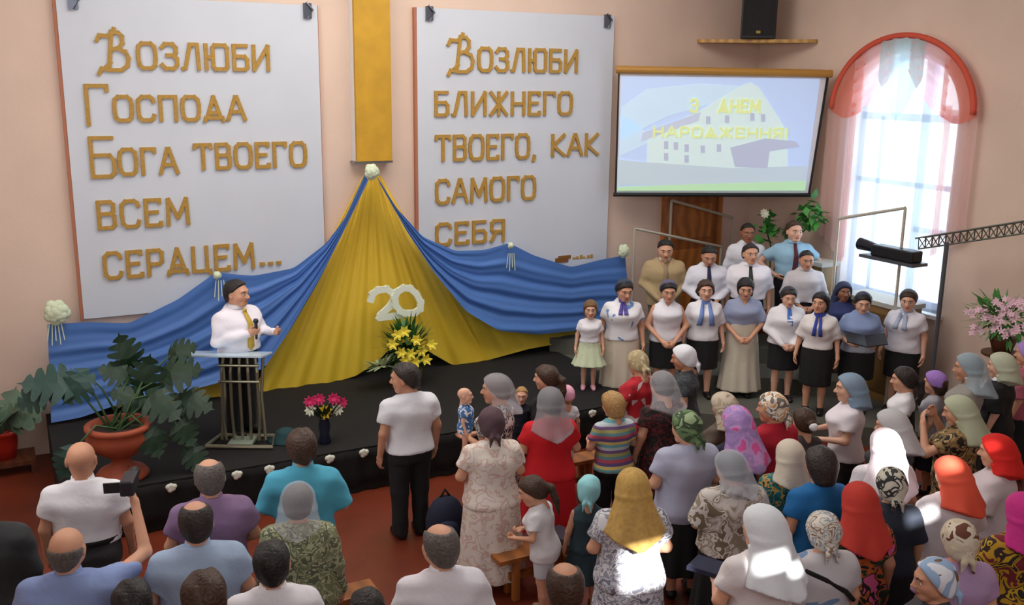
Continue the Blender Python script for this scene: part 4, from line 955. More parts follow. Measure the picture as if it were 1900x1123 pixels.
person('woman in black dress with white collar and pale green scarf', 1862, 662, h=1.620, yaw=24, st=.4, hair='tied', hcol='dark', scarf=('veil', -.18), scol=cloth((186, 192, 168)), skin=3, top=('dress', black, .84, 'half', dict(loose=.02)), bottom=('skirt', black, .2, .04), extra=x_neckscarf(white, 1.3, .07, .05))
person('woman in dusty pink top and lilac hat cut off by the picture edge', 1912, 640, h=1.640, yaw=16, st=.5, hair='short', hcol='brown', scarf='cap', scol=cloth((170, 140, 206)), top=('blouse', cloth((176, 92, 110)), .80, 'half'), bottom=('skirt', black, .3, .04))

# --- preacher on the stage
pr_ = person('preacher in white shirt and yellow tie speaking into a microphone', 436, 526, z0=SZ, h=1.740, yaw=-152, sex='m', st=.5, hair='short', hcol='black', skin=0, turn=18, bow=4, arms=('mic', 'gesture'), top=('shirt', cloth((238, 234, 244)), .98, 'long', dict(loose=.03, fold=.007)), bottom=trs(), extra=x_all(x_collar(white), x_tie(mat('yellow_tie', (196, 164, 60), .6), 1.0, .046), x_belt(M_black)))
# --- choir: front row
CH = 'choir'
bsk = lambda hem=.50: ('skirt', black, hem, .0, dict(fold=.02))
person('little girl in white top and pale green skirt standing on the stage end', 1096, 561, z0=SZ, h=1.170, yaw=150, child=True, st=.1, hair='long', hcol='light', skin=3, top=('t_shirt', cloth((234, 232, 240)), .98, 'short'), bottom=('skirt', cloth((206, 218, 186)), .50, .12, dict(fold=.05)), shoes=mat('pink_shoe', (226, 170, 186), .5))
Z1 = .25
person('choir woman in white T-shirt with blue print and long cream skirt', 1157, 522, z0=Z1, h=1.660, yaw=150, st=.7, hair='parted', hcol='black', scarf='lace', scol=mat('sheer_navy_voile', (70, 84, 110), .8, alpha=.6), bow=16, turn=16, top=('t_shirt', pattern([(236, 236, 242), (236, 236, 242), (236, 236, 242), (110, 150, 206)], 4), .92, 'short', dict(vneck=.06)), bottom=('skirt', cloth((216, 204, 186)), .25, .03), extra=x_neckscarf(cloth((96, 84, 170)), 1.30, .05, .03), group=None)
person('choir woman in sleeveless white blouse with clasped hands', 1241, 524, z0=Z1, h=1.630, yaw=152, st=.2, hair='parted', hcol='black', scarf='lace', scol=mat('sheer_lilac_voile', (120, 118, 150), .8, alpha=.6), bow=14, arms=('clasp', 'clasp'), skin=0, top=('blouse', cloth((232, 232, 242)), .88, 'none', dict(vneck=.08)), bottom=bsk(), extra=x_collar(cloth((232, 232, 242))))
person('choir woman with curly brown hair and blue scarf ends over white blouse', 1310, 524, z0=Z1, h=1.600, yaw=150, st=.3, hair='curly', hcol='brown', skin=3, bow=4, top=('blouse', white, .88, 'half', dict(vneck=.06)), bottom=bsk(.45), extra=x_neckscarf(cloth((120, 150, 214)), 1.12, .065, .07))
person('choir woman in long cream skirt and light blue grey blouse', 1384, 519, z0=Z1, h=1.630, yaw=146, st=.3, hair='bob', hcol='black', skin=0, bow=16, arms=('clasp', 'clasp'), top=('blouse', cloth((150, 160, 190)), 1.06, 'half', dict(vneck=.10)), bottom=('skirt', cloth((206, 198, 180)), .10, .07, dict(waist=1.12)))
person('choir woman in white blouse with short bright blue neck tie', 1464, 536, z0=Z1, h=1.550, yaw=150, st=.3, hair='parted', hcol='dark', skin=3, scarf='lace', scol=mat('sheer_dark_voile', (80, 84, 96), .8, alpha=.5), bow=14, arms=('clasp', 'clasp'), top=('blouse', white, .90, 'long', dict(loose=.03, vneck=.05)), bottom=bsk(), extra=x_neckscarf(cloth((84, 130, 214)), 1.20, .04, .018))
person('choir woman with long dark hair and royal blue scarf under the chin', 1525, 547, z0=Z1, h=1.580, yaw=128, st=.1, hair='long', hcol='black', skin=0, turn=-14, bow=2, top=('blouse', cloth((230, 226, 226)), .96, 'half', dict(vneck=.10)), bottom=bsk(.42), extra=x_neckscarf(cloth((56, 76, 170)), 1.16, .045, .035))
person('dark faced choir woman in navy headscarf half hidden in second row', 1566, 528, z0=Z1, h=1.50, yaw=150, st=.2, hair=None, scarf=('veil', -.25), scol=mat('navy_voile', (44, 52, 84), .8), skin=4, bow=4, top=('blouse', cloth((50, 60, 110)), .88, 'half'), bottom=bsk())
person('choir woman in blue grey shawl holding an open black folder', 1602, 546, z0=Z1, h=1.580, yaw=142, st=.5, hair='parted', hcol='black', scarf='lace', scol=mat('sheer_slate_voile', (84, 92, 116), .8, alpha=.6), skin=3, bow=14, arms=('hold', 'hold'), top=('blouse', cloth((170, 180, 196)), .90, 'half'), bottom=bsk(), extra=x_shawl(mat('blue_grey_shawl', (134, 154, 196), .8)))
person('choir woman in white blouse and grey headscarf at the row end', 1686, 542, z0=Z1, h=1.600, yaw=112, st=.5, hair='bun', hcol='brown', scarf='lace', scol=mat('grey_voile_cap', (96, 100, 100), .8, alpha=.8), skin=3, bow=10, turn=14, top=('blouse', cloth((226, 224, 234)), .88, 'short', dict(loose=.02)), bottom=bsk(), extra=x_neckscarf(cloth((176, 190, 216)), 1.22, .06, .05))
# --- choir: men behind
Z2, Z3 = .47, .70
wt = lambda c: x_all(x_collar(white), x_tie(cloth(c)))
person('choir man in tan suit jacket in front of the brown door', 1235, 448, z0=Z2, h=1.740, yaw=150, sex='m', st=.4, hair='short', hcol='black', skin=0, bow=14, arms=('clasp', 'clasp'), top=('jacket', cloth((176, 154, 116)), .80, 'long', dict(loose=.03, vneck=.12)), bottom=trs(cloth((120, 104, 78))), extra=x_all(x_collar(white), x_tie(cloth((150, 130, 100)), 1.05, .046)))
person('choir man in white shirt with navy tie looking down', 1316, 458, z0=Z2, h=1.700, yaw=150, sex='m', st=.3, hair='short', hcol='black', skin=1, bow=24, arms=('clasp', 'clasp'), top=('shirt', cloth((226, 228, 240)), .98, 'long', dict(loose=.02)), bottom=trs(), extra=wt((40, 42, 70)))
person('broad choir man in white shirt with dark green tie', 1393, 457, z0=Z2, h=1.720, yaw=146, sex='m', st=.7, hair='short', hcol='dark', skin=0, turn=10, bow=2, arms=('down', 'down'), top=('shirt', cloth((236, 232, 240)), .98, 'half', dict(loose=.03)), bottom=trs(), extra=x_all(x_collar(white), x_tie(cloth((48, 54, 46)), 1.02, .046)))
person('choir man in plain pale shirt without tie beside the brown cabinet', 1497, 468, z0=Z2, h=1.640, yaw=150, sex='m', st=.3, hair='crop', hcol='black', skin=1, bow=10, arms=('clasp', 'clasp'), top=('shirt', cloth((206, 202, 206)), .98, 'long', dict(loose=.02)), bottom=trs(), extra=x_collar(cloth((206, 202, 206))))
person('dark skinned choir man in white shirt in the top row', 1388, 418, z0=Z3, h=1.700, yaw=152, sex='m', st=.1, hair='crop', hcol='black', skin=4, bow=6, top=('shirt', cloth((226, 228, 238)), .98, 'long', dict(loose=.02)), bottom=trs(), extra=wt((36, 38, 60)))
person('choir man in light blue shirt and dark red tie in the top row', 1474, 415, z0=Z3, h=1.760, yaw=152, sex='m', st=.5, hair='short', hcol='brown', skin=3, turn=10, bow=2, arms=('akimbo', 'akimbo'), top=('shirt', cloth((150, 190, 214)), .98, 'short', dict(loose=.02)), bottom=trs(), extra=x_all(x_collar(cloth((150, 190, 214))), x_tie(cloth((84, 34, 46)))))

# ------------------------------------------------------------------ projection screen, speaker, door
def on_plane(px, py, p0, n):
    d = F + R*(px-950.0)/FPX - U*(py-561.5)/FPX
    return CAM + (np.dot(np.array(p0)-CAM, n)/np.dot(d, n))*d
s0 = at(1146, 130, 1, BACK-.22); s1 = at(1541, 137, 0, RIGHT-.16)
sd = s1-s0; sd[2] = 0; sd /= np.linalg.norm(sd); sn = np.array((-sd[1], sd[0], 0.0))        # sn points away from the room
S = lambda px, py, k=0.0: on_plane(px, py, s0-sn*k, sn)
scr = empty('projection_screen', S(1330, 362), 'projection screen hung across the corner showing a church house', 'screen')
def poly3(b, pts, k, mi=0, th=.004):
    A = [S(x, y, k) for x, y in pts]; Bk = [p+sn*th for p in A]; n_ = len(pts)
    return b.add(A+Bk, [tuple(range(n_))[::-1], tuple(range(n_, 2*n_))]+[(i, (i+1) % n_, n_+(i+1) % n_, n_+i) for i in range(n_)], mi)
def scr_m(name, c): return mat(name, c, .8, emit=.55)
poly3(MB(), [(1147, 134), (1538, 140), (1501, 360), (1140, 360)], 0, th=.01).build('screen_cloth', mat('white_screen_cloth', (226, 226, 230), .8), scr)
MB().tube([S(1143, 129, .02), S(1544, 137, .02)], .055, 12).build('roller_case', mat('ochre_case', (176, 128, 52), .5), scr)
MB().tube([S(1138, 361, .01), S(1504, 362, .01)], .03, 10).build('bottom_bar', M_dark, scr)
b = MB(); b.add([S(1147, 134, .006), S(1150, 134, .006), S(1144, 360, .006), S(1140, 360, .006)], [(0, 1, 2, 3)]).build('side_border', M_dark, scr)
b = MB(); b.add([S(1534, 140, .006), S(1539, 140, .006), S(1503, 360, .006), S(1499, 360, .006)], [(0, 1, 2, 3)]).build('side_border', M_dark, scr)
cols = [(176, 194, 226), (184, 206, 224), (194, 212, 212), (178, 186, 204), (168, 174, 194), (172, 208, 168), (176, 190, 200), (204, 212, 146)]
ms = [scr_m('projected_light_%d' % i, c) for i, c in enumerate(cols)]
b = MB()
poly3(b, [(1153, 142), (1522, 146), (1494, 354), (1146, 354)], .006, 0)
poly3(b, [(1153, 200), (1200, 165), (1300, 155), (1380, 160), (1330, 190), (1240, 215), (1151, 260)], .012, 1)
poly3(b, [(1151, 215), (1175, 225), (1215, 260), (1150, 290)], .012, 1)
poly3(b, [(1200, 335), (1202, 250), (1300, 205), (1378, 158), (1393, 153), (1408, 162), (1436, 205), (1462, 246), (1462, 335)], .018, 2)
poly3(b, [(1189, 262), (1192, 246), (1245, 228), (1300, 208), (1296, 224), (1240, 244)], .024, 3)
poly3(b, [(1355, 274), (1420, 257), (1476, 262), (1484, 272), (1428, 281), (1424, 312), (1364, 310)], .024, 4)
poly3(b, [(1146, 296), (1185, 300), (1360, 312), (1497, 308), (1495, 344), (1146, 344)], .021, 6)
poly3(b, [(1146, 347), (1290, 342), (1496, 336), (1494, 354), (1146, 354)], .027, 5)
for x, y in ((1232, 262), (1250, 264), (1270, 268), (1300, 270), (1330, 268), (1232, 284), (1270, 288), (1310, 216), (1345, 214), (1392, 210), (1412, 212)):
    poly3(b, [(x, y), (x+8, y), (x+8, y+14), (x, y+14)], .027, 4)
def scr_text(txt, xa, ya, xb, hp, w_):
    A, B_ = S(xa, ya, .033), S(xb, ya+(xb-xa)*.01, .033); wid = [GL[c][0] if c != ' ' else .6 for c in txt]; tot = sum(wid)+.2*(len(txt)-1)
    L_ = np.linalg.norm(B_-A); k = L_/tot; x = 0; H = (S(xa, ya-hp, .033)-A)[2]; m0 = len(b.f)
    for c, wd in zip(txt, wid):
        if c != ' ': stroke_letter(b, GL[c][1], A+sd*x*k, sd*k, (0, 0, H), w_, .004, tuple(sn))
        x += wd+.2
    for i in range(m0, len(b.f)): b.mi[i] = 7
scr_text('з  днем', 1280, 207, 1410, 22, .035); scr_text('народження!', 1212, 253, 1462, 17, .03)
b.build('projected_picture', ms, scr)

cz = at(1405, 74, 1, BACK-.5)[2]
b = MB(); e = 1.25; vs = [(x, y, z) for z in (cz-.05, cz) for x, y in ((RIGHT-.01, BACK-.01), (RIGHT-e, BACK-.01), (RIGHT-e, BACK-.10), (RIGHT-.10, BACK-e), (RIGHT-.01, BACK-e))]
tag(b.add(vs, [(0, 1, 2, 3, 4), (9, 8, 7, 6, 5)]+[(i, 5+i, 5+(i+1) % 5, (i+1) % 5) for i in range(5)]).build('corner_shelf', wood((196, 150, 80))), 'triangular wooden shelf high in the room corner under the loudspeaker', 'shelf')
sc_ = np.array((RIGHT-.56, BACK-.56, cz)); n2 = np.array((-.7, -.7)); 
sp = empty('loudspeaker', sc_, 'black loudspeaker standing on the corner shelf above the screen', 'loudspeaker')
def oriented(b0, rz, c):
    b0.v = [(c[0]+x*math.cos(rz)-y*math.sin(rz), c[1]+x*math.sin(rz)+y*math.cos(rz), c[2]+z) for x, y, z in b0.v]; return b0
rz = math.radians(-38)
b = MB(); vs = [(-.26, -.22, .0), (.26, -.22, 0), (.17, .22, 0), (-.17, .22, 0)]; vs += [(x, y, .98) for x, y, _ in vs]
b.add(vs, [(3, 2, 1, 0), (4, 5, 6, 7), (0, 1, 5, 4), (1, 2, 6, 5), (2, 3, 7, 6), (3, 0, 4, 7)]); oriented(b, rz, sc_).build('cabinet', M_dark, sp, bevel=.02)
oriented(MB().box((-.23, -.235, .05), (.23, -.218, .62)), rz, sc_).build('grille', mat('black_mesh_grille', (24, 25, 28), .7, bump=.6, bscale=120), sp)
oriented(MB().box((-.15, -.24, .68), (.15, -.215, .92)), rz, sc_).build('horn', mat('horn_plastic', (52, 56, 64), .3), sp)
oriented(MB().box((-.03, -.243, .08), (.03, -.232, .12)), rz, sc_).build('badge', mat('badge', (150, 130, 60), .4, .5), sp)

d0, d1 = at(1226, 420, 1, BACK), at(1333, 420, 1, BACK)
dz1 = at(1280, 340, 1, BACK)[2]
dr_ = empty('door_1', ((d0[0]+d1[0])/2, BACK, .0), 'brown wooden panel door in the back wall behind the choir', 'door'); dr_['kind'] = 'structure'
Md = wood((150, 84, 34), 1.6); Md2 = wood((176, 106, 46), 1.6)
MB().box((d0[0]+.09, BACK-.05, .3), (d1[0]-.09, BACK-.005, dz1-.08)).build('door_leaf', Md, dr_)
for q, bx in (('frame_post', ((d0[0], BACK-.08, .3), (d0[0]+.09, BACK-.002, dz1))), ('frame_post', ((d1[0]-.09, BACK-.08, .3), (d1[0], BACK-.002, dz1))), ('frame_head', ((d0[0], BACK-.08, dz1-.08), (d1[0], BACK-.002, dz1)))):
    MB().box(*bx).build(q, Md2, dr_)
for k in range(3):
    MB().box((d0[0]+.2, BACK-.065, .55+k*.72), (d1[0]-.2, BACK-.045, 1.1+k*.72)).build('door_panel', Md2, dr_, bevel=.01)
MB().tube([(d0[0]+.17, BACK-.05, 1.5), (d0[0]+.17, BACK-.1, 1.5), (d0[0]+.29, BACK-.1, 1.5)], .012).build('door_handle', M_steel, dr_)

# ------------------------------------------------------------------ handrails, crane, cabinets behind the choir
M_rail = mat('pale_painted_tube', (196, 188, 170), .4, .3)
def rail(label, pts, axis, val, zb):
    P3 = [at(x, y, axis, val) for x, y in pts]; o = empty('handrail', (P3[0][0], P3[0][1], zb), label, 'handrail')
    MB().tube([P3[0], P3[1]], .022).build('top_rail', M_rail, o)
    for p in (P3[0], P3[1]): MB().tube([(p[0], p[1], zb), p], .02).build('post', M_rail, o)
rail('thin pale handrail running down in front of the brown door', [(1178, 424), (1338, 458)], 1, 11.9, .25)
rail('thin pale handrail higher up across the door top', [(1246, 372), (1360, 404)], 1, 12.1, .25)
rail('thin grey handrail standing in front of the bright window', [(1556, 406), (1680, 386)], 0, RIGHT-.72, .25)

M_cab = wood((136, 104, 58), 1.2); M_cabtop = mat('grey_cabinet_top', (176, 174, 164), .6)
def cabinet(label, c, rz_, wd, dp, z0, z1):
    o = empty('wooden_cabinet', (c[0], c[1], z0), label, 'cabinet')
    oriented(MB().box((-wd/2, -dp/2, 0), (wd/2, dp/2, z1-z0-.06)), rz_, (c[0], c[1], z0)).build('body', M_cab, o)
    oriented(MB().box((-wd/2-.03, -dp/2-.03, z1-z0-.06), (wd/2+.03, dp/2+.03, z1-z0)), rz_, (c[0], c[1], z0)).build('cabinet_top', M_cabtop, o)
    oriented(MB().box((-wd/2+.08, -dp/2-.012, .12), (wd/2-.08, -dp/2, z1-z0-.16)), rz_, (c[0], c[1], z0)).build('front_panel', wood((112, 84, 44), 1.4), o)
c1 = at(1640, 548, 0, RIGHT-.26); cabinet('long brown wooden cabinet with grey top under the bright window', (RIGHT-.40, c1[1]-.1, 0), -math.pi/2, .95, .44, .25, c1[2])
c2 = at(1537, 482, 0, RIGHT-.22); cabinet('narrow brown wooden cabinet with grey top left of the window', (RIGHT-.36, c2[1], 0), -math.pi/2, .34, .30, .25, c2[2])

# video camera on a lattice jib
XJ = RIGHT-.75
jp = [at(x, y, 0, XJ) for x, y in ((1705, 452), (1925, 418))]
jib = empty('camera_crane', (jp[0][0], at(1757, 450, 0, XJ)[1], .25), 'video camera crane with lattice arm reaching in front of the window', 'camera crane')
a, e = jp; b = MB(); up = np.array((0, 0, .14)); sd_ = np.array((.07, 0, 0)); Nn = 16
for o_ in (up/2-sd_, up/2+sd_, -up/2): b.tube([a+o_, e+o_], .012, 6)
b.build('arm_tubes', mat('grey_green_metal', (120, 126, 116), .4, .6), jib)
b = MB()
for i in range(Nn):
    q0, q1 = a+(e-a)*i/Nn, a+(e-a)*(i+1)/Nn; qm = (q0+q1)/2
    for o_ in (-sd_, sd_): b.tube([q0-up/2, qm+up/2+o_], .007, 5); b.tube([qm+up/2+o_, q1-up/2], .007, 5)
b.build('lattice', mat('grey_green_metal', (120, 126, 116), .4, .6), jib)
pb = at(1757, 450, 0, XJ); MB().tube([(pb[0], pb[1], .27), pb], .028, 10).build('pole', mat('grey_pole', (96, 98, 104), .4, .5), jib)
b = MB()
for k in range(3):
    t = k*2.094+.4; b.tube([(pb[0], pb[1], .75), (pb[0]+.38*math.cos(t), pb[1]+.38*math.sin(t), .27)], .018)
b.build('tripod', mat('grey_pole', (96, 98, 104), .4, .5), jib)
h0, h1 = at(1598, 455, 0, XJ), at(1705, 455, 0, XJ); b = MB()
b.box((XJ-.10, h1[1], h0[2]-.09), (XJ+.10, h0[1]-.25, h0[2]+.06)); b.build('camera_body', M_dark, jib, bevel=.02)
MB().tube([(XJ, h0[1]-.27, h0[2]), (XJ, h0[1]+.02, h0[2]+.02)], [.06, .085], 14).build('lens_hood', mat('lens_black', (20, 22, 34), .25), jib)
MB().box((XJ-.14, h1[1]-.05, h0[2]-.13), (XJ+.14, h0[1]-.1, h0[2]-.09)).build('mounting_plate', mat('grey_pole', (96, 98, 104), .4, .5), jib)
pt = at(1690, 486, 0, XJ); MB().box((XJ-.03, pt[1]-.05, pt[2]-.04), (XJ+.03, pt[1]+.05, pt[2]+.04)).tube([(XJ, pt[1], pt[2]+.03), (XJ, pt[1], h0[2]-.1)], .008).build('counter_tag', mat('yellow_tag', (190, 170, 90), .6), jib)

# ------------------------------------------------------------------ pulpit, microphone, camcorder, folder
pb = at(452, 822, 2, SZ)
pul = empty('pulpit', pb, 'metal tube pulpit with slanted glass top in front of the preacher', 'pulpit')
M_tube = mat('brushed_olive_steel', (150, 146, 124), .35, .7)
prz = math.radians(-28)
O = lambda b_: oriented(b_, prz, pb)
zt = at(430, 658, 1, pb[1])[2]-SZ
for k, x in enumerate((-.20, -.10, 0, .10, .20)):
    O(MB().tube([(x*.9, -.02, .04), (x, -.03, .35), (x*.95, -.03, zt-.20), (x*.85, -.0, zt-.05)], .017)).build('upright_tube', M_tube, pul)
for z in (zt-.30, zt-.12):
    O(MB().tube([(-.22, -.05, z), (.22, -.05, z)], .016)).build('cross_tube', M_tube, pul)
for sx_ in (-1, 1): O(MB().tube([(sx_*.24, .02, .03), (sx_*.20, .08, zt*.5), (sx_*.22, .16, zt-.03)], .018)).build('rear_tube', M_tube, pul)
O(MB().tube([(-.36, -.18, .025), (.36, -.18, .025), (.30, .16, .025), (-.30, .16, .025), (-.36, -.18, .025)], .024)).build('base_frame', M_tube, pul)
O(MB().box((-.13, -.16, .02), (.13, .08, .05))).build('base_plate', mat('pale_green_plate', (160, 176, 160), .4, .2), pul)
b = MB(); vs = [(-.60, -.22, zt+.02), (.30, -.22, zt+.02), (.30, .24, zt-.06), (-.60, .24, zt-.06)]; vs += [(x, y, z+.018) for x, y, z in vs]
O(b.add(vs, [(3, 2, 1, 0), (4, 5, 6, 7), (0, 1, 5, 4), (1, 2, 6, 5), (2, 3, 7, 6), (3, 0, 4, 7)])).build('glass_top', mat('pale_glass', (206, 228, 240), .12), pul)
ph = HAND[pr_.name][0]
b = MB(); d = Vector((-.05, -.25, .97)).normalized()
mic = empty('microphone', ph, 'black hand microphone held by the preacher', 'microphone')
MB().tube([ph-d*.10, ph+d*.09], [.013, .018], 10).build('handle', M_dark, mic, True)
MB().blob(ph+d*.12, .03, 12).build('mesh_head', mat('microphone_mesh', (60, 62, 68), .4, .6), mic, True)
hh = HAND[cam_man.name][0]
cc = empty('camcorder', hh, 'small black camcorder held up by the bald man in light blue', 'camcorder')
q = np.array(hh)+np.array((0, .0, .03))
M_cc = mat('camcorder_shell', (34, 32, 40), .35)
oriented(MB().box((-.045, -.09, -.02), (.045, .12, .085)), -.3, q).build('body', M_cc, cc, bevel=.012)
oriented(MB().tube([(0, .12, .04), (0, .20, .04)], [.036, .04], 12), -.3, q).build('lens', M_dark, cc)
oriented(MB().box((-.15, -.06, .0), (-.05, -.045, .07)), -.3, q).build('fold_out_screen', M_dark, cc)

# ------------------------------------------------------------------ plants and flowers
M_leaf = mat('monstera_leaf', (22, 50, 29), .55, noise=.25, nscale=8)
M_leaf2 = mat('bluish_leaf', (36, 70, 62), .55, noise=.25, nscale=8)
M_green = mat('fresh_green_leaf', (70, 140, 62), .5, noise=.25, nscale=8)
M_stem = mat('green_stem', (60, 92, 52), .6)
M_terra = mat('terracotta', (158, 74, 46), .65, noise=.1, nscale=8)
M_soil = mat('dark_soil', (40, 30, 24), .95, noise=.4, nscale=30)
def split_leaf(base, tip_dir, normal, size, cuts=5):
    """heart-shaped leaf cut into fingers along both sides"""
    t = np.array(tip_dir, float); t /= np.linalg.norm(t); n = np.array(normal, float); n = n-t*(n@t); n /= np.linalg.norm(n); s_ = np.cross(t, n)
    b = MB(); base = np.array(base)
    def pt(u, v, lift): return base+size*(t*u+s_*v+n*lift)
    W = lambda u: .50*math.sin(math.pi*min(1, max(0, (u+.20)/1.20))**.72)
    z_ = lambda u, w_: -.22*max(u, 0)**2-.30*w_*w_+.06*math.sin(6*u+3*w_)
    for sg in (-1, 1):
        fan = lambda u, w_: pt(u+.22*w_ if u > -.05 else u+.05*w_, sg*w_, z_(u, w_))
        def quad(*q): b.add(q, [(0, 1, 2, 3) if sg > 0 else (3, 2, 1, 0)])
        us = np.linspace(-.16, .93, cuts+1)
        for i in range(cuts):
            u0, u1 = us[i], us[i+1]; um = (u0+u1)/2; w0, w1, wm = W(u0)*.42, W(u1)*.42, W(um)
            quad(pt(max(u0, 0), 0, z_(u0, 0)), fan(u0, w0), fan(u1, w1), pt(max(u1, 0), 0, z_(u1, 0)))
            g_ = (u1-u0)*.13; wa, wb = max(W(u0+g_), .05), max(W(u1-g_), .05)
            quad(fan(u0, w0), fan(u0+g_, wa*.75), fan(u1-g_, wb*.75), fan(u1, w1))
            quad(fan(u0+g_, wa*.75), fan(u0+g_*2, wa*.96), fan(u1-g_*1.6, wb*.98), fan(u1-g_, wb*.75))
            b.add([fan(u0+g_*2, wa*.96), fan(um+.02, wm*1.04), fan(u1-g_*1.6, wb*.98)], [(0, 1, 2) if sg > 0 else (2, 1, 0)])
        b.add([pt(.93, 0, z_(.93, 0)), fan(.93, W(.93)*.42), pt(1.04, 0, z_(1.04, 0))], [(0, 1, 2) if sg > 0 else (2, 1, 0)])
    return b
pbx = at(228, 884, 2, SZ)
pot = empty('potted_monstera', pbx, 'big monstera plant in a terracotta pedestal urn at the stage corner', 'plant')
rr = .29
MB().lathe([(.24, 0), (.26, .03), (.22, .08), (.10, .14), (.09, .20), (.16, .25), (.27, .33), (.32, .44), (rr, .50), (rr+.03, .52), (rr+.03, .56), (rr-.03, .56), (rr-.04, .50)], 28, pbx).build('urn', M_terra, pot, True)
MB().lathe([(rr-.035, .50), (.1, .515), (.005, .52)], 24, pbx).build('soil', M_soil, pot)
random.seed(4)
leafpx = [  # leaf centre pixel, distance plane Y offset, size, direction in the picture
 ((235, 655), .25, 0.36, (-.2, 1)), ((270, 700), .10, 0.41, (.1, 1)), ((330, 690), .0, 0.44, (.8, .5)), ((300, 750), -.15, 0.41, (.6, -.4)), ((360, 745), -.1, 0.36, (1, -.2)),
 ((240, 735), .05, 0.34, (-.4, .3)), ((90, 710), .1, 0.47, (-1, .3)), ((140, 720), .0, 0.36, (-.6, -.6)), ((60, 735), .2, 0.36, (-1, -.4)), ((345, 800), -.2, 0.31, (.5, -1)), ((285, 820), -.25, 0.31, (.3, -1)),
 ((125, 860), -.30, 0.31, (-.5, -1)), ((365, 850), -.2, 0.30, (.6, -.8)), ((215, 690), .2, 0.31, (-.8, .5)), ((335, 650), .2, 0.31, (.9, .7))]
top_ = pbx+np.array((0, 0, .54))
for (lx, ly), dy, sz, (dx_, dz_) in leafpx:
    c = at(lx, ly, 1, pbx[1]+dy); t = R*dx_+np.array((0, 0, 1))*dz_*.8-np.array((0, .35, 0)); t /= np.linalg.norm(t)
    base = c-t*sz*.45
    nv_ = np.array((.1*random.uniform(-1, 1), -.75, .65))
    lf = split_leaf(base, t, nv_, sz).build('leaf', M_leaf2 if lx < 170 else M_leaf, pot, False, .003)
    b = MB(); mid = (top_+base)/2+np.array((0, 0, .12)); b.tube([top_+np.array((random.uniform(-.1, .1), random.uniform(-.1, .1), -.03)), mid, base], [.013, .010, .007], 6)
    b.build('stalk', M_stem, pot, True)

rb = np.array((-.16, 11.93, 0)); bz = at(18, 848, 1, 11.93)[2]
st_ = empty('plant_stool', (rb[0], rb[1], 0), 'low brown wooden stool under the red plastic plant pot', 'stool')
MB().box((rb[0]-.22, rb[1]-.22, max(.1, bz)-.05), (rb[0]+.30, rb[1]+.22, max(.1, bz))).build('seat', wood((92, 46, 26)), st_)
for ax_, ay_ in ((-.19, -.19), (.27, -.19), (-.19, .19), (.27, .19)):
    MB().box((rb[0]+ax_-.025, rb[1]+ay_-.025, 0), (rb[0]+ax_+.025, rb[1]+ay_+.025, max(.1, bz)-.05)).build('leg', wood((92, 46, 26)), st_)
rz0 = max(.1, bz)
rp_ = empty('potted_fern', (rb[0], rb[1], rz0), 'grey green leafy plant in a red plastic pot at the picture edge', 'plant')
MB().lathe([(.11, 0), (.13, .14), (.135, .145), (.14, .28), (.165, .29), (.17, .34), (.15, .34), (.145, .28)], 24, (rb[0], rb[1], rz0)).build('pot', mat('red_plastic', (190, 42, 24), .45), rp_, True)
for k in range(16):
    a = k*2.4; t = np.array((math.cos(a)*.6, math.sin(a)*.35-.15, .9-.5*(k % 3)/3)); bs = np.array((rb[0], rb[1], rz0+.32))+np.array((math.cos(a), math.sin(a), 0))*.05
    split_leaf(bs+t*.12, t, (0, -.6, .8), .26+.08*(k % 3), 3).build('leaf', mat('grey_green_leaf', (96, 120, 100), .6, noise=.2), rp_, False, .003)

def petals(b, c, r, n_, face, cup=.5):
    f = np.array(face, float); f /= np.linalg.norm(f); a = np.cross(f, (0, 0, 1)); a /= np.linalg.norm(a); e = np.cross(f, a)
    for k in range(n_):
        t = 2*math.pi*k/n_; d = a*math.cos(t)+e*math.sin(t); q = np.cross(f, d)
        b.add([c, c+d*r*.55+q*r*.28+f*r*cup*.5, c+d*r+f*r*cup, c+d*r*.55-q*r*.28+f*r*cup*.5], [(0, 1, 2, 3)])
def leaf_blade(b, base, d, L_, wd):
    d = np.array(d, float); d /= np.linalg.norm(d); q = np.cross(d, (0, .3, 1)); q /= np.linalg.norm(q)
    b.add([base, base+d*L_*.4+q*wd, base+d*L_, base+d*L_*.4-q*wd], [(0, 1, 2, 3)])
def round_flower(c, r, m, parent, face=(-.3, -1, .5)):
    b = MB(); c = np.array(c)
    for k, (rr_, cup) in enumerate(((1, .25), (.8, .6), (.55, 1.1))): petals(b, c+np.array((0, 0, .004*k)), r*rr_, 9, face, cup)
    b.blob(c, r*.35, 8); return b.build('flower', m, parent, False, .003)
fb = at(603, 822, 2, SZ)
va = empty('flower_vase', fb, 'dark vase with pink, white and yellow flowers on the stage edge', 'vase')
MB().lathe([(.06, 0), (.07, .02), (.05, .10), (.065, .20), (.05, .28), (.06, .30), (.045, .29)], 18, fb).build('vase', mat('dark_blue_glass', (30, 34, 52), .2), va, True)
pinkm, whm, yem = mat('pink_petals', (206, 44, 104), .6), mat('white_petals', (226, 226, 206), .6), mat('yellow_petals', (226, 190, 30), .6)
for x, y, m, r in ((575, 747, pinkm, .075), (592, 742, pinkm, .075), (619, 741, pinkm, .075), (634, 748, pinkm, .07), (576, 762, whm, .07), (626, 761, whm, .07), (603, 765, yem, .085)):
    c = at(x, y, 1, fb[1]-.03*(y > 755)); round_flower(c, r, m, va)
    MB().tube([fb+np.array((0, 0, .28)), (fb+np.array((0, 0, .3))+c)/2, c], .006, 5).build('stalk', M_stem, va)
b = MB()
for k in range(22):
    a = k*2.4; leaf_blade(b, fb+np.array((.05*math.cos(a), .04*math.sin(a), .28+.012*(k % 5))), (math.cos(a), math.sin(a)*.5, .9), .24, .03)
b.build('foliage', M_leaf, va, False, .002)

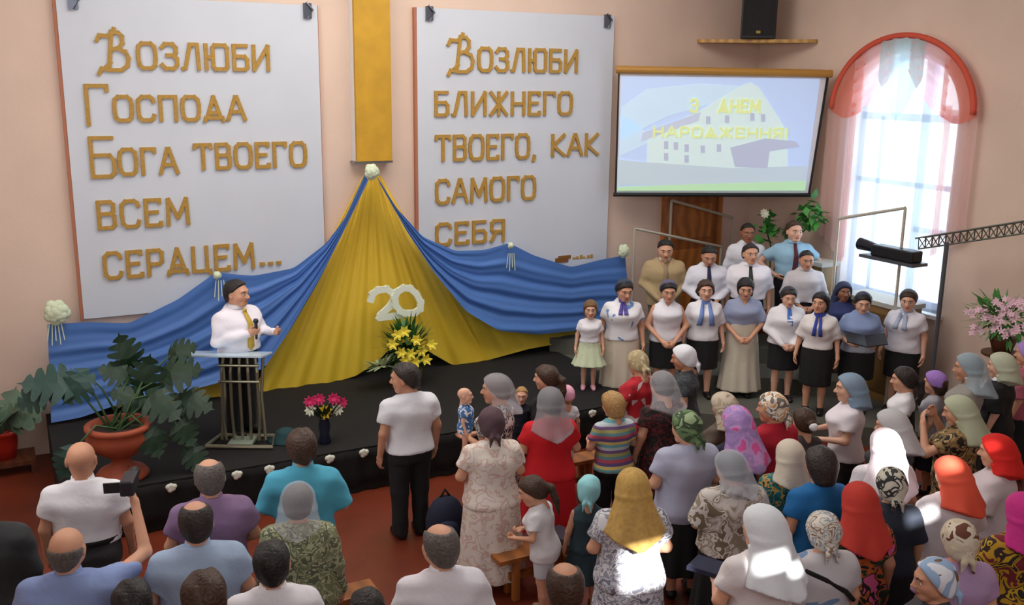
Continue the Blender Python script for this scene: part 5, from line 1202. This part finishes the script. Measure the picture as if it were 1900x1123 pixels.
lb = at(757, 712, 2, SZ)
la = empty('lily_arrangement', lb, 'large arrangement of yellow lilies and green leaves under the number', 'flowers')
MB().lathe([(.13, 0), (.16, .02), (.20, .18), (.19, .20), (.15, .19)], 20, lb).build('basket', wood((96, 80, 60), 6), la, True)
random.seed(9); b = MB(); lc = lb+np.array((0, 0, .48))
for k in range(230):
    d = np.array((random.gauss(0, 1), random.gauss(0, .7), random.gauss(.25, .9))); d /= np.linalg.norm(d)
    q = lc+d*np.array((.26, .22, .32))*random.uniform(.4, .95); leaf_blade(b, q, d+np.array((0, 0, random.uniform(-.6, .6))), random.uniform(.12, .24), .028)
b.build('foliage', mat('bright_foliage', (62, 116, 50), .5, noise=.3), la, False, .002)
ylw = mat('lemon_lily_petals', (232, 214, 70), .55)
for x, y in ((750, 616), (772, 632), (728, 640), (745, 655), (762, 657), (782, 652), (770, 672), (752, 668), (790, 668), (738, 622), (800, 640)):
    c = at(x, y, 1, lb[1]-.24); b = MB(); petals(b, c, .085, 6, (-.3+random.uniform(-.4, .4), -1, .4), .45); petals(b, c, .06, 6, (-.3, -1, .5), .8); b.build('flower', ylw, la, False, .003)
b = MB(); q = at(706, 678, 1, lb[1]-.1)
for k in range(26):
    a = k*2.4; leaf_blade(b, q+np.array((.05*math.cos(a), .03*math.sin(a), 0)), (math.cos(a)-.3, math.sin(a)*.4, random.uniform(-.3, .7)), .2, .035)
b.build('pale_foliage', mat('pale_grey_green_leaf', (170, 184, 140), .6), la, False, .002)

# pink flower bush at the right edge, on a stand
fq = at(1862, 625, 0, RIGHT-.62); bx_, by_ = fq[0], fq[1]
stn = empty('plant_stand', (bx_, by_, .25), 'brown wooden stand under the pink flower bush', 'stand')
ztop = at(1862, 655, 0, RIGHT-.62)[2]
MB().lathe([(.20, ztop-.25-.04), (.22, ztop-.25-.03), (.22, ztop-.25), (.02, ztop-.25)], 20, (bx_, by_, .25)).build('top', wood((96, 60, 32)), stn)
MB().lathe([(.05, .02), (.035, .3), (.045, ztop-.3)], 14, (bx_, by_, .25)).build('column', wood((96, 60, 32)), stn)
for k in range(3): MB().tube([(bx_, by_, .40), (bx_+.2*math.cos(k*2.1), by_+.2*math.sin(k*2.1), .27)], .02).build('leg', wood((96, 60, 32)), stn)
bu = empty('pink_flower_bush', (bx_, by_, ztop), 'bush of pale pink flowers in a brown pot near the right edge', 'plant')
MB().lathe([(.10, 0), (.15, .16), (.16, .19), (.14, .19)], 20, (bx_, by_, ztop)).build('pot', mat('brown_glazed_pot', (92, 54, 34), .4), bu, True)
b = MB(); random.seed(3); cb = np.array((bx_-.05, by_, ztop+.42))
for k in range(260):
    d = np.array((random.gauss(0, .8), random.gauss(0, 1), random.gauss(.1, .8))); d /= np.linalg.norm(d)
    q = cb+d*np.array((.25, .40, .26))*random.uniform(.3, 1); leaf_blade(b, q, d+np.array((0, 0, random.uniform(-.5, .5))), random.uniform(.09, .17), .03)
b.build('foliage', M_green, bu, False, .002)
pk = mat('pale_pink_petals', (230, 190, 204), .6)
for x, y in ((1805, 578), (1825, 572), (1850, 568), (1872, 560), (1890, 566), (1845, 606), (1862, 616), (1812, 612), (1880, 590), (1868, 578), (1832, 592), (1893, 610), (1856, 588)):
    c = at(x, y, 0, RIGHT-.62-.25); b = MB()
    for k in range(7): petals(b, c+np.array((random.uniform(-.05, .05), random.uniform(-.06, .06), random.uniform(-.05, .05))), .045, 5, (-1, -.4+random.uniform(-.6, .6), .5), .2)
    b.build('flower', pk, bu, False, .002)

# climbing plant in the corner behind the top row
DG = lambda x, y, k=0.0: on_plane(x, y, np.append(ND*(15.05+k-.006*max(0, x-1440)), 0), np.append(ND, 0))
cp0 = DG(1428, 452)
cl = empty('climbing_plant', (cp0[0], cp0[1], .7), 'leafy green climbing plant in a pot in the corner behind the choir men', 'plant')
MB().lathe([(.14, -.45), (.13,-.42), (.14, 0), (.19, .24), (.20, .27), (.17, .27)], 20, (cp0[0], cp0[1], .70)).build('pot', M_terra, cl, True)
b = MB()
for pts in ([(1428, 520), (1430, 455), (1420, 420), (1425, 400)], [(1428, 520), (1465, 450), (1490, 415), (1500, 390)], [(1428, 520), (1450, 470), (1480, 440), (1510, 410)]): b.tube([DG(x, y) for x, y in pts], .012, 6)
b.build('vine', M_stem, cl)
random.seed(12); b = MB()
for (cx_, cy_, r_, n_) in ((1420, 425, 20, 26), (1428, 405, 12, 12), (1500, 396, 22, 34), (1480, 410, 14, 14), (1515, 404, 12, 12), (1455, 432, 12, 10), (1496, 378, 8, 6)):
    for k in range(n_):
        q = DG(cx_+random.gauss(0, r_*.5), cy_+random.gauss(0, r_*.45), random.uniform(-.12, .1))
        d = np.array((random.gauss(0, 1), -.5, random.gauss(-.2, .8))); leaf_blade(b, q, d, random.uniform(.13, .22), .06)
b.build('leaves', M_green, cl, False, .002)
round_flower(DG(1418, 397, -.15), .08, whm, cl)

# ------------------------------------------------------------------ rosettes on the stage skirt, benches, bags, books
for x, y in ((318, 905), (378, 893), (440, 880), (500, 868), (556, 857), (612, 845), (675, 828), (1100, 738)):
    c = at(x, y, 1, SY0-.06) if x < 1000 else at(x, y, 1, SY0-.06); c[2] = min(c[2], .46)
    b = MB()
    for k in range(10): t = k*2.4; b.blob((c[0]+.035*math.cos(t)*(k/10), c[1]-.005, c[2]+.035*math.sin(t)*(k/10)), (.03, .02, .03), 6)
    tag(b.build('rosette', mat('white_paper', (226, 228, 214), .7), None, True), 'small white rosette pinned along the top of the black stage skirt', 'rosette', 'white rosettes on the stage skirt')
M_bench = wood((158, 96, 44), 2.0)
def bench(label, x0, x1, y, z=.45, d=.30):
    o = empty('bench', ((x0+x1)/2, y, 0), label, 'bench', 'wooden benches')
    MB().box((x0, y-d/2, z-.045), (x1, y+d/2, z)).build('seat', M_bench, o, bevel=.006)
    for x in (x0+.18, x1-.18):
        MB().box((x-.03, y-d/2+.02, 0), (x+.03, y-d/2+.07, z-.045)).build('leg', M_bench, o)
        MB().box((x-.03, y+d/2-.07, 0), (x+.03, y+d/2-.02, z-.045)).build('leg', M_bench, o)
    MB().box((x0+.15, y-.02, .16), (x1-.15, y+.02, .22)).build('stretcher', M_bench, o)
bench('wooden bench the ponytailed girl leans on', 3.52, 4.40, 6.90, .42, .24)
bench('wooden bench at the bottom of the picture beside the white veil', 4.55, 5.25, 5.05, .45, .26)
bench('short wooden bench in the aisle at the bottom of the picture', 2.0, 2.42, 6.85, .45, .24)
bench('wooden bench between the red dress and the striped T-shirt', 5.0, 5.6, 8.45, .45, .24)
bp = at(826, 962, 2, .30)
bag = empty('backpack', (bp[0], bp[1], 0), 'navy backpack on the floor between the white T-shirt man and the cream dress', 'backpack')
b = MB(); b.blob((bp[0], bp[1], .27), (.20, .14, .27), 16); b.build('bag_body', cloth((28, 34, 56)), bag, True)
MB().blob((bp[0]-.03, bp[1]-.12, .20), (.13, .06, .14), 12).build('front_pocket', cloth((38, 46, 72)), bag, True)
MB().tube([(bp[0]-.05, bp[1], .52), (bp[0], bp[1], .60), (bp[0]+.05, bp[1], .52)], .012).build('handle', M_black, bag, True)
def book(label, c, rz_, cm, wd=.15, L_=.21, t=.035, name='hymn_book'):
    o = empty(name, c, label, 'book')
    oriented(MB().box((-wd/2, -L_/2, .004), (wd/2-.006, L_/2, t-.004)), rz_, c).build('pages', mat('paper', (226, 222, 208), .8), o)
    oriented(MB().box((-wd/2-.004, -L_/2-.004, 0), (wd/2, L_/2+.004, .004)).box((-wd/2-.004, -L_/2-.004, t-.004), (wd/2, L_/2+.004, t)).box((-wd/2-.006, -L_/2-.004, 0), (-wd/2, L_/2+.004, t)), rz_, c).build('cover', cm, o)
book('thick book with white pages on the bench beside the ponytailed girl', np.array((4.22, 6.92, .42)), .3, cloth((60, 50, 60)), .2, .26, .06)
hc_ = [HAND[o_.name] for o_ in bpy.data.objects if o_.get('label', '').startswith('woman in long white veil and white blouse at')][0]
q = np.array(hc_[1]); book('open white hymn book held by the woman in the long white veil', q+np.array((-.02, .06, .02)), .5, cloth((40, 44, 70)), .2, .24, .03)
fl = [HAND[o_.name] for o_ in bpy.data.objects if o_.get('label', '').startswith('choir woman in blue grey shawl')][0]
q = (np.array(fl[0])+np.array(fl[1]))/2+np.array((-.03, -.05, .02)); fo = empty('music_folder', q, 'open black music folder held by the choir woman in the blue grey shawl', 'folder')
for sg in (-1, 1):
    b = MB(); vs = [(0, -.12, .0), (sg*.24, -.12, .05), (sg*.24, .12, .13), (0, .12, .08)]; vs += [(x, y, z+.012) for x, y, z in vs]
    oriented(b.add(vs, [(3, 2, 1, 0), (4, 5, 6, 7), (0, 1, 5, 4), (1, 2, 6, 5), (2, 3, 7, 6), (3, 0, 4, 7)]), math.radians(142-180), q).build('cover', M_dark, fo)
tb_ = at(530, 806, 2, SZ+.06)
hat = empty('sun_hat', (tb_[0], tb_[1], SZ), 'dark teal rounded hat lying on the stage near the flower vase', 'hat')
MB().lathe([(.20, 0), (.21, .012), (.12, .02), (.11, .09), (.07, .12), (.005, .125)], 24, (tb_[0], tb_[1], SZ)).build('hat_body', cloth((24, 62, 66)), hat, True)
